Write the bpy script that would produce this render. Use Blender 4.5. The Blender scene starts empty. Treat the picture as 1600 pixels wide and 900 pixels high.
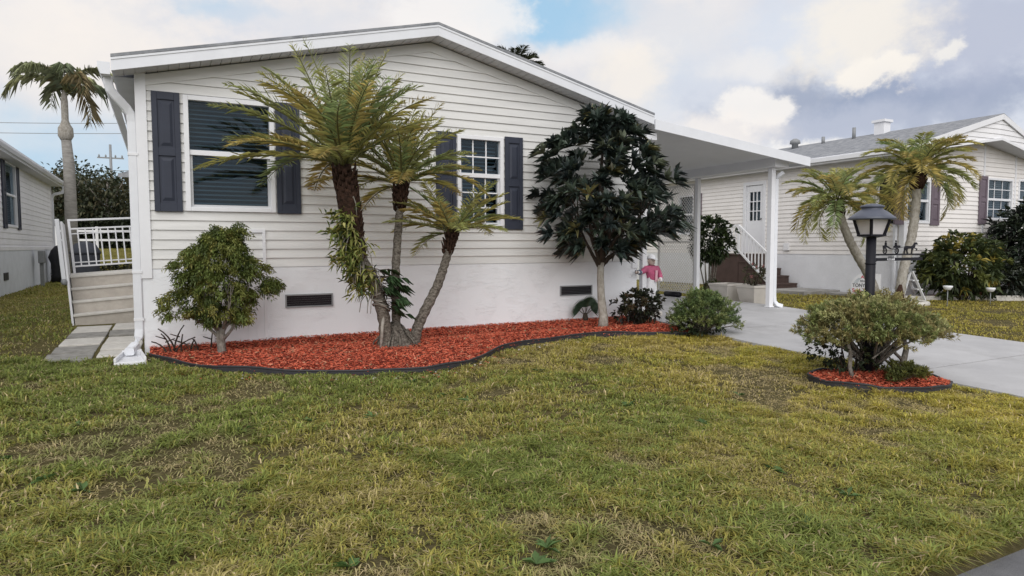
import bpy, math, random
import numpy as np
from mathutils import Vector, Matrix
random.seed(7); RNG = np.random.default_rng(11)
S = bpy.context.scene; COL = S.collection
R = math.radians
def A(*v): return np.array(v, float)

# ------------------------------------------------------------------ camera
FPX = 1044.0; YAW = R(27.6); PIT = R(-3.56); ROLL = R(.15); CAM = A(0, 0, 1.25)
FW = A(math.sin(YAW)*math.cos(PIT), math.cos(YAW)*math.cos(PIT), math.sin(PIT))
R0 = A(math.cos(YAW), -math.sin(YAW), 0); U0 = np.cross(R0, FW)
RT = R0*math.cos(ROLL) - U0*math.sin(ROLL); UP = U0*math.cos(ROLL) + R0*math.sin(ROLL)
def ray(x, y): return FW + RT*(x-800)/FPX - UP*(y-450)/FPX
def atY(x, y, Y): d = ray(x, y); return CAM + d*(Y/d[1])
def atX(x, y, X): d = ray(x, y); return CAM + d*(X/d[0])
cd = bpy.data.cameras.new('camera'); cam = bpy.data.objects.new('camera', cd); COL.objects.link(cam)
cd.sensor_width = 36; cd.lens = FPX/1600*36; cd.clip_end = 3000; cd.clip_start = .05
cam.matrix_world = Matrix(((RT[0], UP[0], -FW[0], CAM[0]), (RT[1], UP[1], -FW[1], CAM[1]), (RT[2], UP[2], -FW[2], CAM[2]), (0, 0, 0, 1)))
S.camera = cam
S.view_settings.view_transform = 'Standard'; S.view_settings.look = 'None'; S.view_settings.exposure = .36; S.view_settings.gamma = 1
S.cycles.use_denoising = True; S.cycles.max_bounces = 8; S.cycles.transparent_max_bounces = 12

def ground(x, y):
    y = np.asarray(y, float); t = np.clip((y-36)/7, 0, 1)
    return np.where(y < 8.87, -.03*(8.87-np.clip(y, -3, 8.87)), 0.0)+1.15*t*t*(3-2*t)

# ------------------------------------------------------------------ materials
def nodes(m):
    m.use_nodes = True; nt = m.node_tree
    return nt, nt.nodes, nt.links
def mat(name, col, rough=.6, spec=.4, var=.0, vscale=8, bump=0, bscale=40, stretch=(1, 1, 1), col2=None, metal=0, detail=5):
    m = bpy.data.materials.new(name); nt, N, L = nodes(m); b = N['Principled BSDF']
    b.inputs['Roughness'].default_value = rough; b.inputs['Metallic'].default_value = metal
    b.inputs['Specular IOR Level'].default_value = spec
    b.inputs['Base Color'].default_value = (*col, 1)
    tc = N.new('ShaderNodeTexCoord'); mp = N.new('ShaderNodeMapping'); mp.inputs['Scale'].default_value = stretch
    L.new(tc.outputs['Object'], mp.inputs['Vector'])
    if var or col2:
        n = N.new('ShaderNodeTexNoise'); n.inputs['Scale'].default_value = vscale; n.inputs['Detail'].default_value = detail; n.inputs['Roughness'].default_value = .65
        L.new(mp.outputs[0], n.inputs['Vector'])
        r = N.new('ShaderNodeValToRGB'); r.color_ramp.elements[0].position = .33; r.color_ramp.elements[1].position = .67
        c2 = col2 if col2 else tuple(min(1, c*(1+var)) for c in col)
        c1 = col if col2 else tuple(c*(1-var) for c in col)
        r.color_ramp.elements[0].color = (*c1, 1); r.color_ramp.elements[1].color = (*c2, 1)
        L.new(n.outputs['Fac'], r.inputs[0]); L.new(r.outputs[0], b.inputs['Base Color'])
    if bump:
        n2 = N.new('ShaderNodeTexNoise'); n2.inputs['Scale'].default_value = bscale; n2.inputs['Detail'].default_value = 6
        L.new(mp.outputs[0], n2.inputs['Vector'])
        bp = N.new('ShaderNodeBump'); bp.inputs['Strength'].default_value = bump; bp.inputs['Distance'].default_value = .02
        L.new(n2.outputs['Fac'], bp.inputs['Height']); L.new(bp.outputs[0], b.inputs['Normal'])
    return m
def leafmat(name, rough=.5, spec=.35, trans=.25):
    m = bpy.data.materials.new(name); nt, N, L = nodes(m); b = N['Principled BSDF']
    a = N.new('ShaderNodeAttribute'); a.attribute_name = 'col'
    b.inputs['Roughness'].default_value = rough; b.inputs['Specular IOR Level'].default_value = spec
    L.new(a.outputs['Color'], b.inputs['Base Color'])
    if trans:
        t = N.new('ShaderNodeBsdfTranslucent'); L.new(a.outputs['Color'], t.inputs['Color'])
        mx = N.new('ShaderNodeMixShader'); mx.inputs[0].default_value = trans
        L.new(b.outputs[0], mx.inputs[1]); L.new(t.outputs[0], mx.inputs[2]); L.new(mx.outputs[0], N['Material Output'].inputs[0])
    return m
M = {}
M['siding'] = mat('cream_siding', (.68, .68, .67), .55, .3, var=.075, vscale=2.2, stretch=(.5, .5, 5))
M['siding_b'] = mat('pale_siding', (.80, .775, .755), .55, .3, var=.05, vscale=2)
M['siding_c'] = mat('white_siding', (.80, .80, .82), .55, .3, var=.05, vscale=2)
M['white'] = mat('white_paint', (.72, .74, .78), .45, .4, var=.04, vscale=3)
M['white_b'] = mat('white_trim', (.76, .77, .80), .45, .4, var=.03, vscale=3)
M['soffit'] = mat('soffit_panel', (.58, .59, .62), .6, .3, var=.05, vscale=5)
M['shingle'] = mat('grey_shingles', (.17, .18, .20), .9, .2, vscale=5, col2=(.33, .34, .36), bump=.4, bscale=30, stretch=(1, 1.5, 1))
M['shutter'] = mat('charcoal_shutter', (.036, .042, .062), .55, .3, var=.1, vscale=3)
M['shutter_b'] = mat('mauve_shutter', (.15, .12, .145), .6, .3, var=.1, vscale=3)
M['dark'] = mat('unlit_room_black', (.018, .02, .024), .9, .1)  # darkness of the unlit interior put into the colour
M['blind'] = mat('blind_slat', (.10, .15, .19), .5, .3)
M['blind_b'] = mat('grey_blind', (.30, .32, .34), .5, .3)
M['vent'] = mat('black_vent', (.03, .03, .035), .5, .4)
M['alum'] = mat('alum_frame', (.55, .56, .58), .4, .5)
M['black'] = mat('black_metal', (.010, .010, .015), .55, .25, var=.15, vscale=12)
M['edging'] = mat('black_edging', (.03, .03, .035), .5, .4, var=.2, vscale=6)
M['concrete'] = mat('concrete', (.40, .40, .41), .85, .2, vscale=1.1, col2=(.50, .50, .51), bump=.15, bscale=120, detail=9)
M['concrete_b'] = mat('old_concrete', (.26, .25, .235), .9, .2, vscale=3, col2=(.42, .41, .39), bump=.3, bscale=60)
M['paver'] = mat('pale_paver', (.54, .52, .48), .9, .2, vscale=9, col2=(.66, .64, .60), bump=.4, bscale=50)
M['paver_b'] = mat('grey_paver', (.22, .215, .20), .9, .2, vscale=9, col2=(.36, .35, .33), bump=.4, bscale=50)
M['step'] = mat('beige_step', (.48, .44, .395), .85, .2, vscale=9, col2=(.57, .53, .475), bump=.2, bscale=80)
M['step_top'] = mat('pale_tread', (.60, .58, .54), .85, .2, vscale=9, col2=(.68, .66, .62), bump=.2, bscale=80)
M['brown'] = mat('brown_paint', (.085, .058, .052), .7, .2, var=.15, vscale=4)
M['bark'] = mat('grey_bark', (.11, .095, .08), .95, .1, vscale=30, col2=(.30, .28, .25), bump=.7, bscale=60, stretch=(1, 1, .5))
M['palmbark'] = mat('palm_bark', (.045, .036, .03), .95, .1, vscale=30, col2=(.26, .235, .20), bump=.9, bscale=45, stretch=(1, 1, 1.6))
M['palmdark'] = mat('palm_boot_bark', (.020, .013, .010), .95, .1, vscale=22, col2=(.075, .042, .03), bump=1, bscale=40)
M['palmgrey'] = mat('smooth_palm_trunk', (.19, .18, .165), .9, .1, vscale=5, col2=(.30, .29, .27), bump=.4, bscale=20, stretch=(1, 1, 4))
M['palegrey'] = mat('pale_trunk', (.22, .20, .17), .9, .1, vscale=18, col2=(.42, .40, .36), bump=.5, bscale=40, stretch=(1, 1, .6))
M['twig'] = mat('brown_twig', (.05, .04, .033), .9, .1, var=.3, vscale=30)
M['paledead'] = mat('dry_twig', (.25, .23, .20), .9, .1, var=.2, vscale=20)
M['planter'] = mat('beige_planter', (.56, .53, .49), .8, .2, var=.07, vscale=4)
M['pink'] = mat('pink_paint', (.42, .085, .17), .5, .4, var=.25, vscale=9)
M['palepink'] = mat('pale_pink_paint', (.62, .36, .42), .5, .4, var=.15, vscale=12)
M['bluepaint'] = mat('dull_blue_paint', (.10, .13, .20), .5, .4)
M['skin'] = mat('statue_face_paint', (.55, .45, .40), .5, .4)
M['lampglass'] = mat('frosted_lamp_glass', (.62, .60, .60), .35, .5, var=.05, vscale=6)
M['lamproof'] = mat('slate_lamp_roof', (.075, .085, .115), .4, .5, var=.15, vscale=8)
M['signwhite'] = mat('sign_white', (.74, .75, .78), .5, .3)
M['signred'] = mat('sign_red', (.50, .03, .06), .5, .3)
M['signblack'] = mat('sign_black', (.03, .03, .04), .5, .3)
M['signblue'] = mat('sign_grey_blue', (.25, .33, .38), .5, .3)
M['grey'] = mat('grey_metal', (.24, .25, .26), .5, .4, var=.1)
M['darkwall'] = mat('slate_wall', (.06, .065, .08), .8, .2, var=.1)
M['cover'] = mat('dark_cover', (.025, .025, .03), .6, .3, var=.2)
M['maroon'] = mat('maroon_cloth', (.09, .04, .06), .8, .2, var=.2)
M['lattice'] = mat('lattice_vinyl', (.66, .65, .63), .5, .3)
M['pan'] = mat('carport_pan', (.74, .75, .77), .55, .3, var=.03, vscale=2)
M['stone'] = mat('white_stone', (.55, .53, .49), .9, .2, var=.2, vscale=30)
M['leaf'] = leafmat('leaf'); M['gloss'] = leafmat('dark_glossy_leaf', .38, .5, .06); M['frond'] = leafmat('palm_leaflet', .42, .45, .48)
M['grass'] = leafmat('grass_blade', .6, .25, .35); M['chip'] = leafmat('mulch_chip', .9, .1, 0)

def skirtmat():
    m = mat('white_stucco', (.775, .795, .825), .9, .15, vscale=2.5, col2=(.79, .81, .84), bump=.0, stretch=(1, 1, 2))
    nt, N, L = nodes(m); b = N['Principled BSDF']
    tc = N.new('ShaderNodeTexCoord'); mp = N.new('ShaderNodeMapping'); mp.inputs['Scale'].default_value = (2.2, 2.2, 13)
    L.new(tc.outputs['Object'], mp.inputs[0])
    n = N.new('ShaderNodeTexNoise'); n.inputs['Scale'].default_value = 1.6; n.inputs['Detail'].default_value = 4; n.inputs['Roughness'].default_value = .55
    L.new(mp.outputs[0], n.inputs[0])
    # trowel ridges: narrow band round the middle of the stretched noise
    ma = N.new('ShaderNodeMath'); ma.operation = 'SUBTRACT'; ma.inputs[1].default_value = .5; L.new(n.outputs['Fac'], ma.inputs[0])
    mb = N.new('ShaderNodeMath'); mb.operation = 'ABSOLUTE'; L.new(ma.outputs[0], mb.inputs[0])
    mc = N.new('ShaderNodeMapRange'); mc.inputs['From Min'].default_value = 0; mc.inputs['From Max'].default_value = .018; L.new(mb.outputs[0], mc.inputs['Value'])
    n2 = N.new('ShaderNodeTexNoise'); n2.inputs['Scale'].default_value = 70; n2.inputs['Detail'].default_value = 4; L.new(tc.outputs['Object'], n2.inputs[0])
    n3 = N.new('ShaderNodeTexNoise'); n3.inputs['Scale'].default_value = 2.3; L.new(tc.outputs['Object'], n3.inputs[0])
    gate = N.new('ShaderNodeMapRange'); gate.inputs['From Min'].default_value = .45; gate.inputs['From Max'].default_value = .62; L.new(n3.outputs['Fac'], gate.inputs['Value'])
    mul = N.new('ShaderNodeMath'); mul.operation = 'MULTIPLY'; L.new(mc.outputs[0], mul.inputs[0]); L.new(gate.outputs[0], mul.inputs[1])
    ad = N.new('ShaderNodeMath'); ad.operation = 'MULTIPLY_ADD'; ad.inputs[1].default_value = .35; L.new(n2.outputs['Fac'], ad.inputs[0]); L.new(mul.outputs[0], ad.inputs[2])
    bp = N.new('ShaderNodeBump'); bp.inputs['Strength'].default_value = .4; bp.inputs['Distance'].default_value = .018
    L.new(ad.outputs[0], bp.inputs['Height']); L.new(bp.outputs[0], b.inputs['Normal'])
    return m
M['stucco'] = skirtmat()
def glassmat(name, refl, tint):
    m = bpy.data.materials.new(name); nt, N, L = nodes(m); N.remove(N['Principled BSDF'])
    t = N.new('ShaderNodeBsdfTransparent'); t.inputs[0].default_value = (*tint, 1)
    g = N.new('ShaderNodeBsdfGlossy'); g.inputs['Roughness'].default_value = .015; g.inputs[0].default_value = (.7, .88, 1, 1)
    fr = N.new('ShaderNodeFresnel'); fr.inputs['IOR'].default_value = 1.6
    ad = N.new('ShaderNodeMath'); ad.operation = 'ADD'; ad.inputs[1].default_value = refl; L.new(fr.outputs[0], ad.inputs[0])
    mx = N.new('ShaderNodeMixShader'); L.new(ad.outputs[0], mx.inputs[0]); L.new(t.outputs[0], mx.inputs[1]); L.new(g.outputs[0], mx.inputs[2])
    tc = N.new('ShaderNodeTexCoord'); n = N.new('ShaderNodeTexNoise'); n.inputs['Scale'].default_value = 1.6; L.new(tc.outputs['Object'], n.inputs[0])
    bp = N.new('ShaderNodeBump'); bp.inputs['Strength'].default_value = .05; bp.inputs['Distance'].default_value = .05
    L.new(n.outputs['Fac'], bp.inputs['Height']); L.new(bp.outputs[0], g.inputs['Normal'])
    L.new(mx.outputs[0], N['Material Output'].inputs[0]); return m
M['glass'] = glassmat('window_glass', .0, (.80, .9, .95))

# ------------------------------------------------------------------ builders
ORG = {}
def tag(o, label=None, cat=None, group=None, kind=None):
    if label: o['label'] = label
    if cat: o['category'] = cat
    if group: o['group'] = group
    if kind: o['kind'] = kind
    return o
def thing(name, loc, label, cat, group=None):
    o = bpy.data.objects.new(name, None); COL.objects.link(o); o.location = loc; o.empty_display_size = .2
    ORG[o.name] = A(*loc); return tag(o, label, cat, group)
def link(name, me, m, parent):
    o = bpy.data.objects.new(name, me); COL.objects.link(o)
    for q in (m if isinstance(m, (list, tuple)) else [m]): me.materials.append(q)
    if parent is not None: o.parent = parent; ORG[o.name] = ORG[parent.name]
    else: ORG[o.name] = A(0, 0, 0)
    return o
class MB:
    def __init__(s): s.v = []; s.f = []; s.sm = set()
    def add(s, V, F, smooth=False):
        n = len(s.v); s.v += [tuple(map(float, p)) for p in V]
        if smooth: s.sm.update(range(len(s.f), len(s.f)+len(F)))
        s.f += [tuple(i+n for i in q) for q in F]; return s
    def box(s, x0, x1, y0, y1, z0, z1):
        x0, x1 = min(x0, x1), max(x0, x1); y0, y1 = min(y0, y1), max(y0, y1); z0, z1 = min(z0, z1), max(z0, z1)
        V = [(x, y, z) for z in (z0, z1) for y in (y0, y1) for x in (x0, x1)]
        return s.add(V, [(0, 2, 3, 1), (4, 5, 7, 6), (0, 1, 5, 4), (2, 6, 7, 3), (0, 4, 6, 2), (1, 3, 7, 5)])
    def prism(s, poly, vec):
        n = len(poly); P = [A(*p) for p in poly]; v = A(*vec)
        return s.add(P + [p+v for p in P], [tuple(range(n))[::-1], tuple(range(n, 2*n))] + [(i, (i+1) % n, n+(i+1) % n, n+i) for i in range(n)])
    def tube(s, pts, rad, n=8, cap=True, smooth=True, jit=0):
        pts = [A(*p) for p in pts]; k = len(pts)
        if not hasattr(rad, '__len__'): rad = [rad]*k
        V = []; 
        for i, p in enumerate(pts):
            t = pts[min(i+1, k-1)] - pts[max(i-1, 0)]; t = t/(np.linalg.norm(t)+1e-9)
            a = A(1, 0, 0) if abs(t[0]) < .8 else A(0, 1, 0)
            u = np.cross(t, a); u /= np.linalg.norm(u); w = np.cross(t, u)
            for j in range(n):
                th = 2*math.pi*j/n; r = rad[i]*(1+(random.uniform(-jit, jit) if jit else 0))
                V.append(p + u*math.cos(th)*r + w*math.sin(th)*r)
        F = [(i*n+j, i*n+(j+1) % n, (i+1)*n+(j+1) % n, (i+1)*n+j) for i in range(k-1) for j in range(n)]
        if cap: F += [tuple(range(n))[::-1], tuple(range((k-1)*n, k*n))]
        return s.add(V, F, smooth)
    def bar(s, a, b, w, h):          # rectangular bar from a to b
        a, b = A(*a), A(*b); t = b-a; t = t/np.linalg.norm(t)
        up = A(0, 0, 1) if abs(t[2]) < .9 else A(0, 1, 0)
        u = np.cross(t, up); u /= np.linalg.norm(u); v = np.cross(u, t)
        c = [a+u*w/2*i+v*h/2*j for i, j in ((-1, -1), (1, -1), (1, 1), (-1, 1))]
        return s.prism(c, b-a)
    def lathe(s, c, prof, n=16, smooth=True, squash=1.0, rot=0):
        V = [(c[0]+r*math.cos(rot+2*math.pi*j/n), c[1]+r*squash*math.sin(rot+2*math.pi*j/n), c[2]+z) for r, z in prof for j in range(n)]; k = len(prof)
        F = [(i*n+j, i*n+(j+1) % n, (i+1)*n+(j+1) % n, (i+1)*n+j) for i in range(k-1) for j in range(n)]
        F += [tuple(range(n))[::-1], tuple(range((k-1)*n, k*n))]
        return s.add(V, F, smooth)
    def build(s, name, m, parent=None, bevel=0):
        me = bpy.data.meshes.new(name); o0 = ORG[parent.name] if parent is not None else A(0, 0, 0)
        me.from_pydata([tuple(A(*p)-o0) for p in s.v], [], s.f)
        if s.sm: me.polygons.foreach_set('use_smooth', [i in s.sm for i in range(len(s.f))])
        me.update(); o = link(name, me, m, parent)
        if bevel:
            b = o.modifiers.new('edge', 'BEVEL'); b.width = bevel; b.segments = 2; b.limit_method = 'ANGLE'; b.angle_limit = R(40)
        return o
def npmesh(name, V, T, C, m, parent=None):
    V = np.asarray(V, np.float32) - (ORG[parent.name] if parent is not None else 0); V = V.astype(np.float32); T = np.asarray(T, np.int32)
    me = bpy.data.meshes.new(name); me.vertices.add(len(V)); me.vertices.foreach_set('co', V.ravel())
    me.loops.add(T.size); me.loops.foreach_set('vertex_index', T.ravel())
    me.polygons.add(len(T)); me.polygons.foreach_set('loop_start', np.arange(0, T.size, T.shape[1], dtype=np.int32))
    me.update(calc_edges=True)
    a = me.attributes.new('col', 'FLOAT_COLOR', 'POINT'); CC = np.ones((len(V), 4), np.float32); CC[:, :3] = C; a.data.foreach_set('color', CC.ravel())
    return link(name, me, m, parent)
def norm(v): return v/(np.linalg.norm(v, axis=-1, keepdims=True)+1e-9)
def rv(n): return norm(RNG.normal(size=(n, 3)))
class Leaves:
    """many leaf shaped faces: each has base, two shoulders, tip and a fold along its midrib"""
    def __init__(s): s.V = []; s.T = []; s.C = []; s.n = 0
    def add(s, P, D, L, W, col, droop=.25, up=None, fold=.25, broad=.45, jitter=.25):
        P = np.asarray(P, float); n = len(P); D = norm(np.asarray(D, float)); L = np.broadcast_to(L, n)[:, None]; W = np.broadcast_to(W, n)[:, None]
        if up is None: up = np.tile(A(0, 0, 1), (n, 1))+rv(n)*.5
        side = norm(np.cross(D, up)); nor = norm(np.cross(side, D))
        g = np.zeros((n, 3)); g[:, 2] = -1
        mid = P+D*L*broad; tip = P+D*L+g*L*droop
        lm = mid+side*W/2+nor*W*fold; rm = mid-side*W/2+nor*W*fold
        V = np.stack([P, lm, tip, rm], 1).reshape(-1, 3)
        i = np.arange(n)[:, None]*4+s.n
        T = np.concatenate([i+[0, 2, 1], i+[0, 3, 2]])
        col = np.asarray(col, float); col = np.broadcast_to(col, (n, 3))*(1+RNG.uniform(-jitter, jitter, (n, 1)))
        s.V.append(V); s.T.append(T); s.C.append(np.repeat(col, 4, 0)); s.n += n*4; return s
    def blades(s, P, D, bend, H, W, col):
        """grass blades: base pair, middle pair, tip"""
        n = len(P); H = H[:, None]; W = W[:, None]; side = norm(np.cross(D, np.tile(A(0, 0, 1), (n, 1))))
        up = np.zeros((n, 3)); up[:, 2] = 1
        m = P+up*H*.55+D*H*bend[:, None]*.35; t = P+up*H*(1-.35*bend[:, None])+D*H*bend[:, None]*1.0
        V = np.stack([P-side*W*.4, P+side*W*.4, m-side*W*.5, m+side*W*.5, t], 1).reshape(-1, 3)
        i = np.arange(n)[:, None]*5+s.n
        T = np.concatenate([i+[0, 1, 3], i+[0, 3, 2], i+[2, 3, 4]])
        s.V.append(V); s.T.append(T); s.C.append(np.repeat(col, 5, 0)); s.n += n*5; return s
    def build(s, name, m, parent=None):
        return npmesh(name, np.concatenate(s.V), np.concatenate(s.T), np.concatenate(s.C), m, parent)
def mixcol(cols, w, n):
    cols = np.array(cols, float); return cols[RNG.choice(len(cols), n, p=np.array(w)/sum(w))]
def curve(p0, p1, p2, n=10):
    t = np.linspace(0, 1, n)[:, None]; p0, p1, p2 = A(*p0), A(*p1), A(*p2)
    return (1-t)**2*p0+2*t*(1-t)*p1+t*t*p2
_lat = {}
def vnoise(x, y, sc, seed=0):
    g = np.random.default_rng(seed).random((64, 64)); x = np.asarray(x)/sc; y = np.asarray(y)/sc
    xi = np.floor(x).astype(int); yi = np.floor(y).astype(int); fx = x-xi; fy = y-yi; fx = fx*fx*(3-2*fx); fy = fy*fy*(3-2*fy)
    q = lambda a, b: g[a % 64, b % 64]
    return (q(xi, yi)*(1-fx)+q(xi+1, yi)*fx)*(1-fy)+(q(xi, yi+1)*(1-fx)+q(xi+1, yi+1)*fx)*fy
def fb(x, y, sc, seed): return .5*vnoise(x, y, sc, seed)+.3*vnoise(x, y, sc/2.3, seed+1)+.2*vnoise(x, y, sc/5.1, seed+2)
def inpoly(x, y, P):
    x = np.asarray(x); y = np.asarray(y); r = np.zeros(x.shape, bool); n = len(P)
    for i in range(n):
        (x1, y1), (x2, y2) = P[i], P[(i+1) % n]
        c = ((y1 > y) != (y2 > y)) & (x < (x2-x1)*(y-y1)/((y2-y1) if y2 != y1 else 1e-9)+x1); r ^= c
    return r

# ------------------------------------------------------------------ ground, road, drive
YF = 8.87; YR = 1.70
BED = [(-.16, 8.55), (0.0, 8.15), (.18, 7.80), (.45, 7.48), (.81, 7.21), (1.15, 6.98), (1.5, 6.83), (1.82, 6.68), (2.1, 6.60), (2.4, 6.54), (2.65, 6.56), (2.92, 6.66), (3.16, 6.85), (3.45, 7.12), (3.75, 7.36),
       (4.1, 7.52), (4.45, 7.61), (4.9, 7.68), (5.35, 7.71), (5.7, 7.65), (6.01, 7.55), (6.3, 7.42), (6.52, 7.30), (6.74, 7.26), (6.9, 7.4), (6.95, 7.7), (6.97, 8.2), (6.97, 8.87), (-.16, 8.87)]
LBED = [(6.36+.68*math.cos(a)*math.cos(-.5)-.42*math.sin(a)*math.sin(-.5), 4.2+.68*math.cos(a)*math.sin(-.5)+.42*math.sin(a)*math.cos(-.5)) for a in np.linspace(0, 2*math.pi, 28, endpoint=False)]
LBED = [(min(x, 6.93), y) for x, y in LBED]
DX0, DX1 = 7.0, 10.55
def ground_sheet():
    xs = np.unique(np.concatenate([np.linspace(-600, -30, 12), np.linspace(-30, -6, 20), np.arange(-6, 14, .12), np.linspace(14, 40, 30), np.linspace(40, 600, 12)]))
    ys = np.unique(np.concatenate([np.linspace(-300, -10, 8), np.linspace(-10, 1.6, 20), np.arange(1.6, 11, .12), [YR-.03, YR+.03], np.linspace(11, 50, 40), np.linspace(50, 900, 14)]))
    X, Y = np.meshgrid(xs, ys); Z = ground(X, Y)
    near = (Y > YR+.2) & (Y < 30) & (np.abs(X) < 20)
    Z = Z+np.where(near, (fb(X, Y, .8, 5)-.5)*.035, 0)
    Z = Z-np.where(Y < YR, .05, 0)
    Z = Z-np.where((X > DX0+.05) & (X < DX1-.05) & (Y > YR) & (Y < 26), .04, 0)
    Z = Z-np.where((X > -.2) & (X < 6.9) & (Y > 9.2) & (Y < 26), .05, 0)
    V = np.stack([X, Y, Z], -1).reshape(-1, 3); a, b = X.shape
    i = np.arange(a*b).reshape(a, b); Q = np.stack([i[:-1, :-1], i[:-1, 1:], i[1:, 1:], i[1:, :-1]], -1).reshape(-1, 4)
    C = np.ones((len(V), 3))
    m = bpy.data.materials.new('lawn_soil'); nt, N, L = nodes(m); bs = N['Principled BSDF']; bs.inputs['Roughness'].default_value = 1; bs.inputs['Specular IOR Level'].default_value = .1
    tc = N.new('ShaderNodeTexCoord')
    def ns(sc, d=8):
        n = N.new('ShaderNodeTexNoise'); n.inputs['Scale'].default_value = sc; n.inputs['Detail'].default_value = d; n.inputs['Roughness'].default_value = .7; L.new(tc.outputs['Object'], n.inputs[0]); return n
    r1 = N.new('ShaderNodeValToRGB'); L.new(ns(14).outputs['Fac'], r1.inputs[0])
    e = r1.color_ramp.elements; e[0].position = .3; e[0].color = (.020, .016, .010, 1); e[1].position = .75; e[1].color = (.15, .12, .082, 1)
    r2 = N.new('ShaderNodeValToRGB'); L.new(ns(.5).outputs['Fac'], r2.inputs[0]); e = r2.color_ramp.elements
    e[0].position = .35; e[0].color = (.15, .14, .04, 1); e[1].position = .65; e[1].color = (.25, .22, .06, 1)
    mx = N.new('ShaderNodeMixRGB'); mx.inputs[0].default_value = .5
    # farther out the turf is closed, near the street more thatch shows
    sp = N.new('ShaderNodeSeparateXYZ'); L.new(tc.outputs['Object'], sp.inputs[0])
    mr = N.new('ShaderNodeMapRange'); mr.inputs['From Min'].default_value = 8; mr.inputs['From Max'].default_value = 22; mr.inputs['To Min'].default_value = .28; mr.inputs['To Max'].default_value = .95
    L.new(sp.outputs['Y'], mr.inputs['Value']); L.new(mr.outputs[0], mx.inputs[0])
    L.new(r1.outputs[0], mx.inputs[1]); L.new(r2.outputs[0], mx.inputs[2]); L.new(mx.outputs[0], bs.inputs['Base Color'])
    bp = N.new('ShaderNodeBump'); bp.inputs['Strength'].default_value = 1; bp.inputs['Distance'].default_value = .03; L.new(ns(45, 8).outputs['Fac'], bp.inputs['Height']); L.new(bp.outputs[0], bs.inputs['Normal'])
    o = npmesh('ground', V, Q, C, m); tag(o, 'patchy lawn soil and turf under the whole street', kind='structure')
ground_sheet()
def sheet(name, xs, ys, zf, m, label, th=.12):
    mb = MB(); nx, ny = len(xs), len(ys)
    V = [(x, y, zf(x, y)) for y in ys for x in xs]
    F = [(j*nx+i, j*nx+i+1, (j+1)*nx+i+1, (j+1)*nx+i) for j in range(ny-1) for i in range(nx-1)]
    mb.add(V, F)
    rim = [(x, ys[0]) for x in xs]+[(xs[-1], y) for y in ys[1:]]+[(x, ys[-1]) for x in xs[::-1][1:]]+[(xs[0], y) for y in ys[::-1][1:-1]]
    n = len(rim); mb.add([(x, y, zf(x, y)) for x, y in rim]+[(x, y, zf(x, y)-th) for x, y in rim], [(i, n+i, n+(i+1) % n, (i+1) % n) for i in range(n)])
    return tag(mb.build(name, m), label, kind='structure')
def drz(x, y):
    t = min(1, max(0, (y-6)/4)); return float(ground(x, y))+.025+.075*t*t*(3-2*t)
def stained(m, amt=.25):
    nt, N, L = nodes(m); b = N['Principled BSDF']; src = b.inputs['Base Color'].links[0].from_socket
    tc = N.new('ShaderNodeTexCoord'); n = N.new('ShaderNodeTexNoise'); n.inputs['Scale'].default_value = .9; n.inputs['Detail'].default_value = 10; n.inputs['Roughness'].default_value = .7; L.new(tc.outputs['Object'], n.inputs[0])
    r = N.new('ShaderNodeMapRange'); r.inputs['From Min'].default_value = .5; r.inputs['From Max'].default_value = .72; r.inputs['To Min'].default_value = 0; r.inputs['To Max'].default_value = amt; L.new(n.outputs['Fac'], r.inputs['Value'])
    mx = N.new('ShaderNodeMixRGB'); mx.inputs[2].default_value = (.16, .15, .14, 1); L.new(r.outputs[0], mx.inputs[0]); L.new(src, mx.inputs[1]); L.new(mx.outputs[0], b.inputs['Base Color'])
stained(M['concrete'], .35)
M['asphalt'] = mat('road_asphalt', (.13, .132, .14), .9, .2, vscale=3, col2=(.21, .212, .22), bump=.6, bscale=220, detail=12)
sheet('road', [-80, -20, 0, 4, 8, 20, 80], [-4.2, -1, YR], lambda x, y: -.252+ .0*y, M['asphalt'], 'grey asphalt street along the lower right edge')
def drive():
    mb = MB(); cuts = [YR+.004, 4.35, 7.35, 10.35, 13.35, 16.35, 19.35, 22.3]
    for a, b in zip(cuts, cuts[1:]):
        ys = np.linspace(a+.014, b-.014, 8); xs = [DX0, (DX0+DX1)/2, DX1]
        V = [(x, y, drz(x, y)) for y in ys for x in xs]; nx = 3
        mb.add(V, [(j*nx+i, j*nx+i+1, (j+1)*nx+i+1, (j+1)*nx+i) for j in range(len(ys)-1) for i in range(2)])
        rim = [(x, ys[0]) for x in xs]+[(xs[-1], y) for y in ys[1:]]+[(x, ys[-1]) for x in xs[::-1][1:]]+[(xs[0], y) for y in ys[::-1][1:-1]]
        n = len(rim); mb.add([(x, y, drz(x, y)) for x, y in rim]+[(x, y, drz(x, y)-.2) for x, y in rim], [(i, n+i, n+(i+1) % n, (i+1) % n) for i in range(n)])
    tag(mb.build('driveway', M['concrete']), 'pale concrete driveway running under the carport', kind='structure')
drive()

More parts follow.
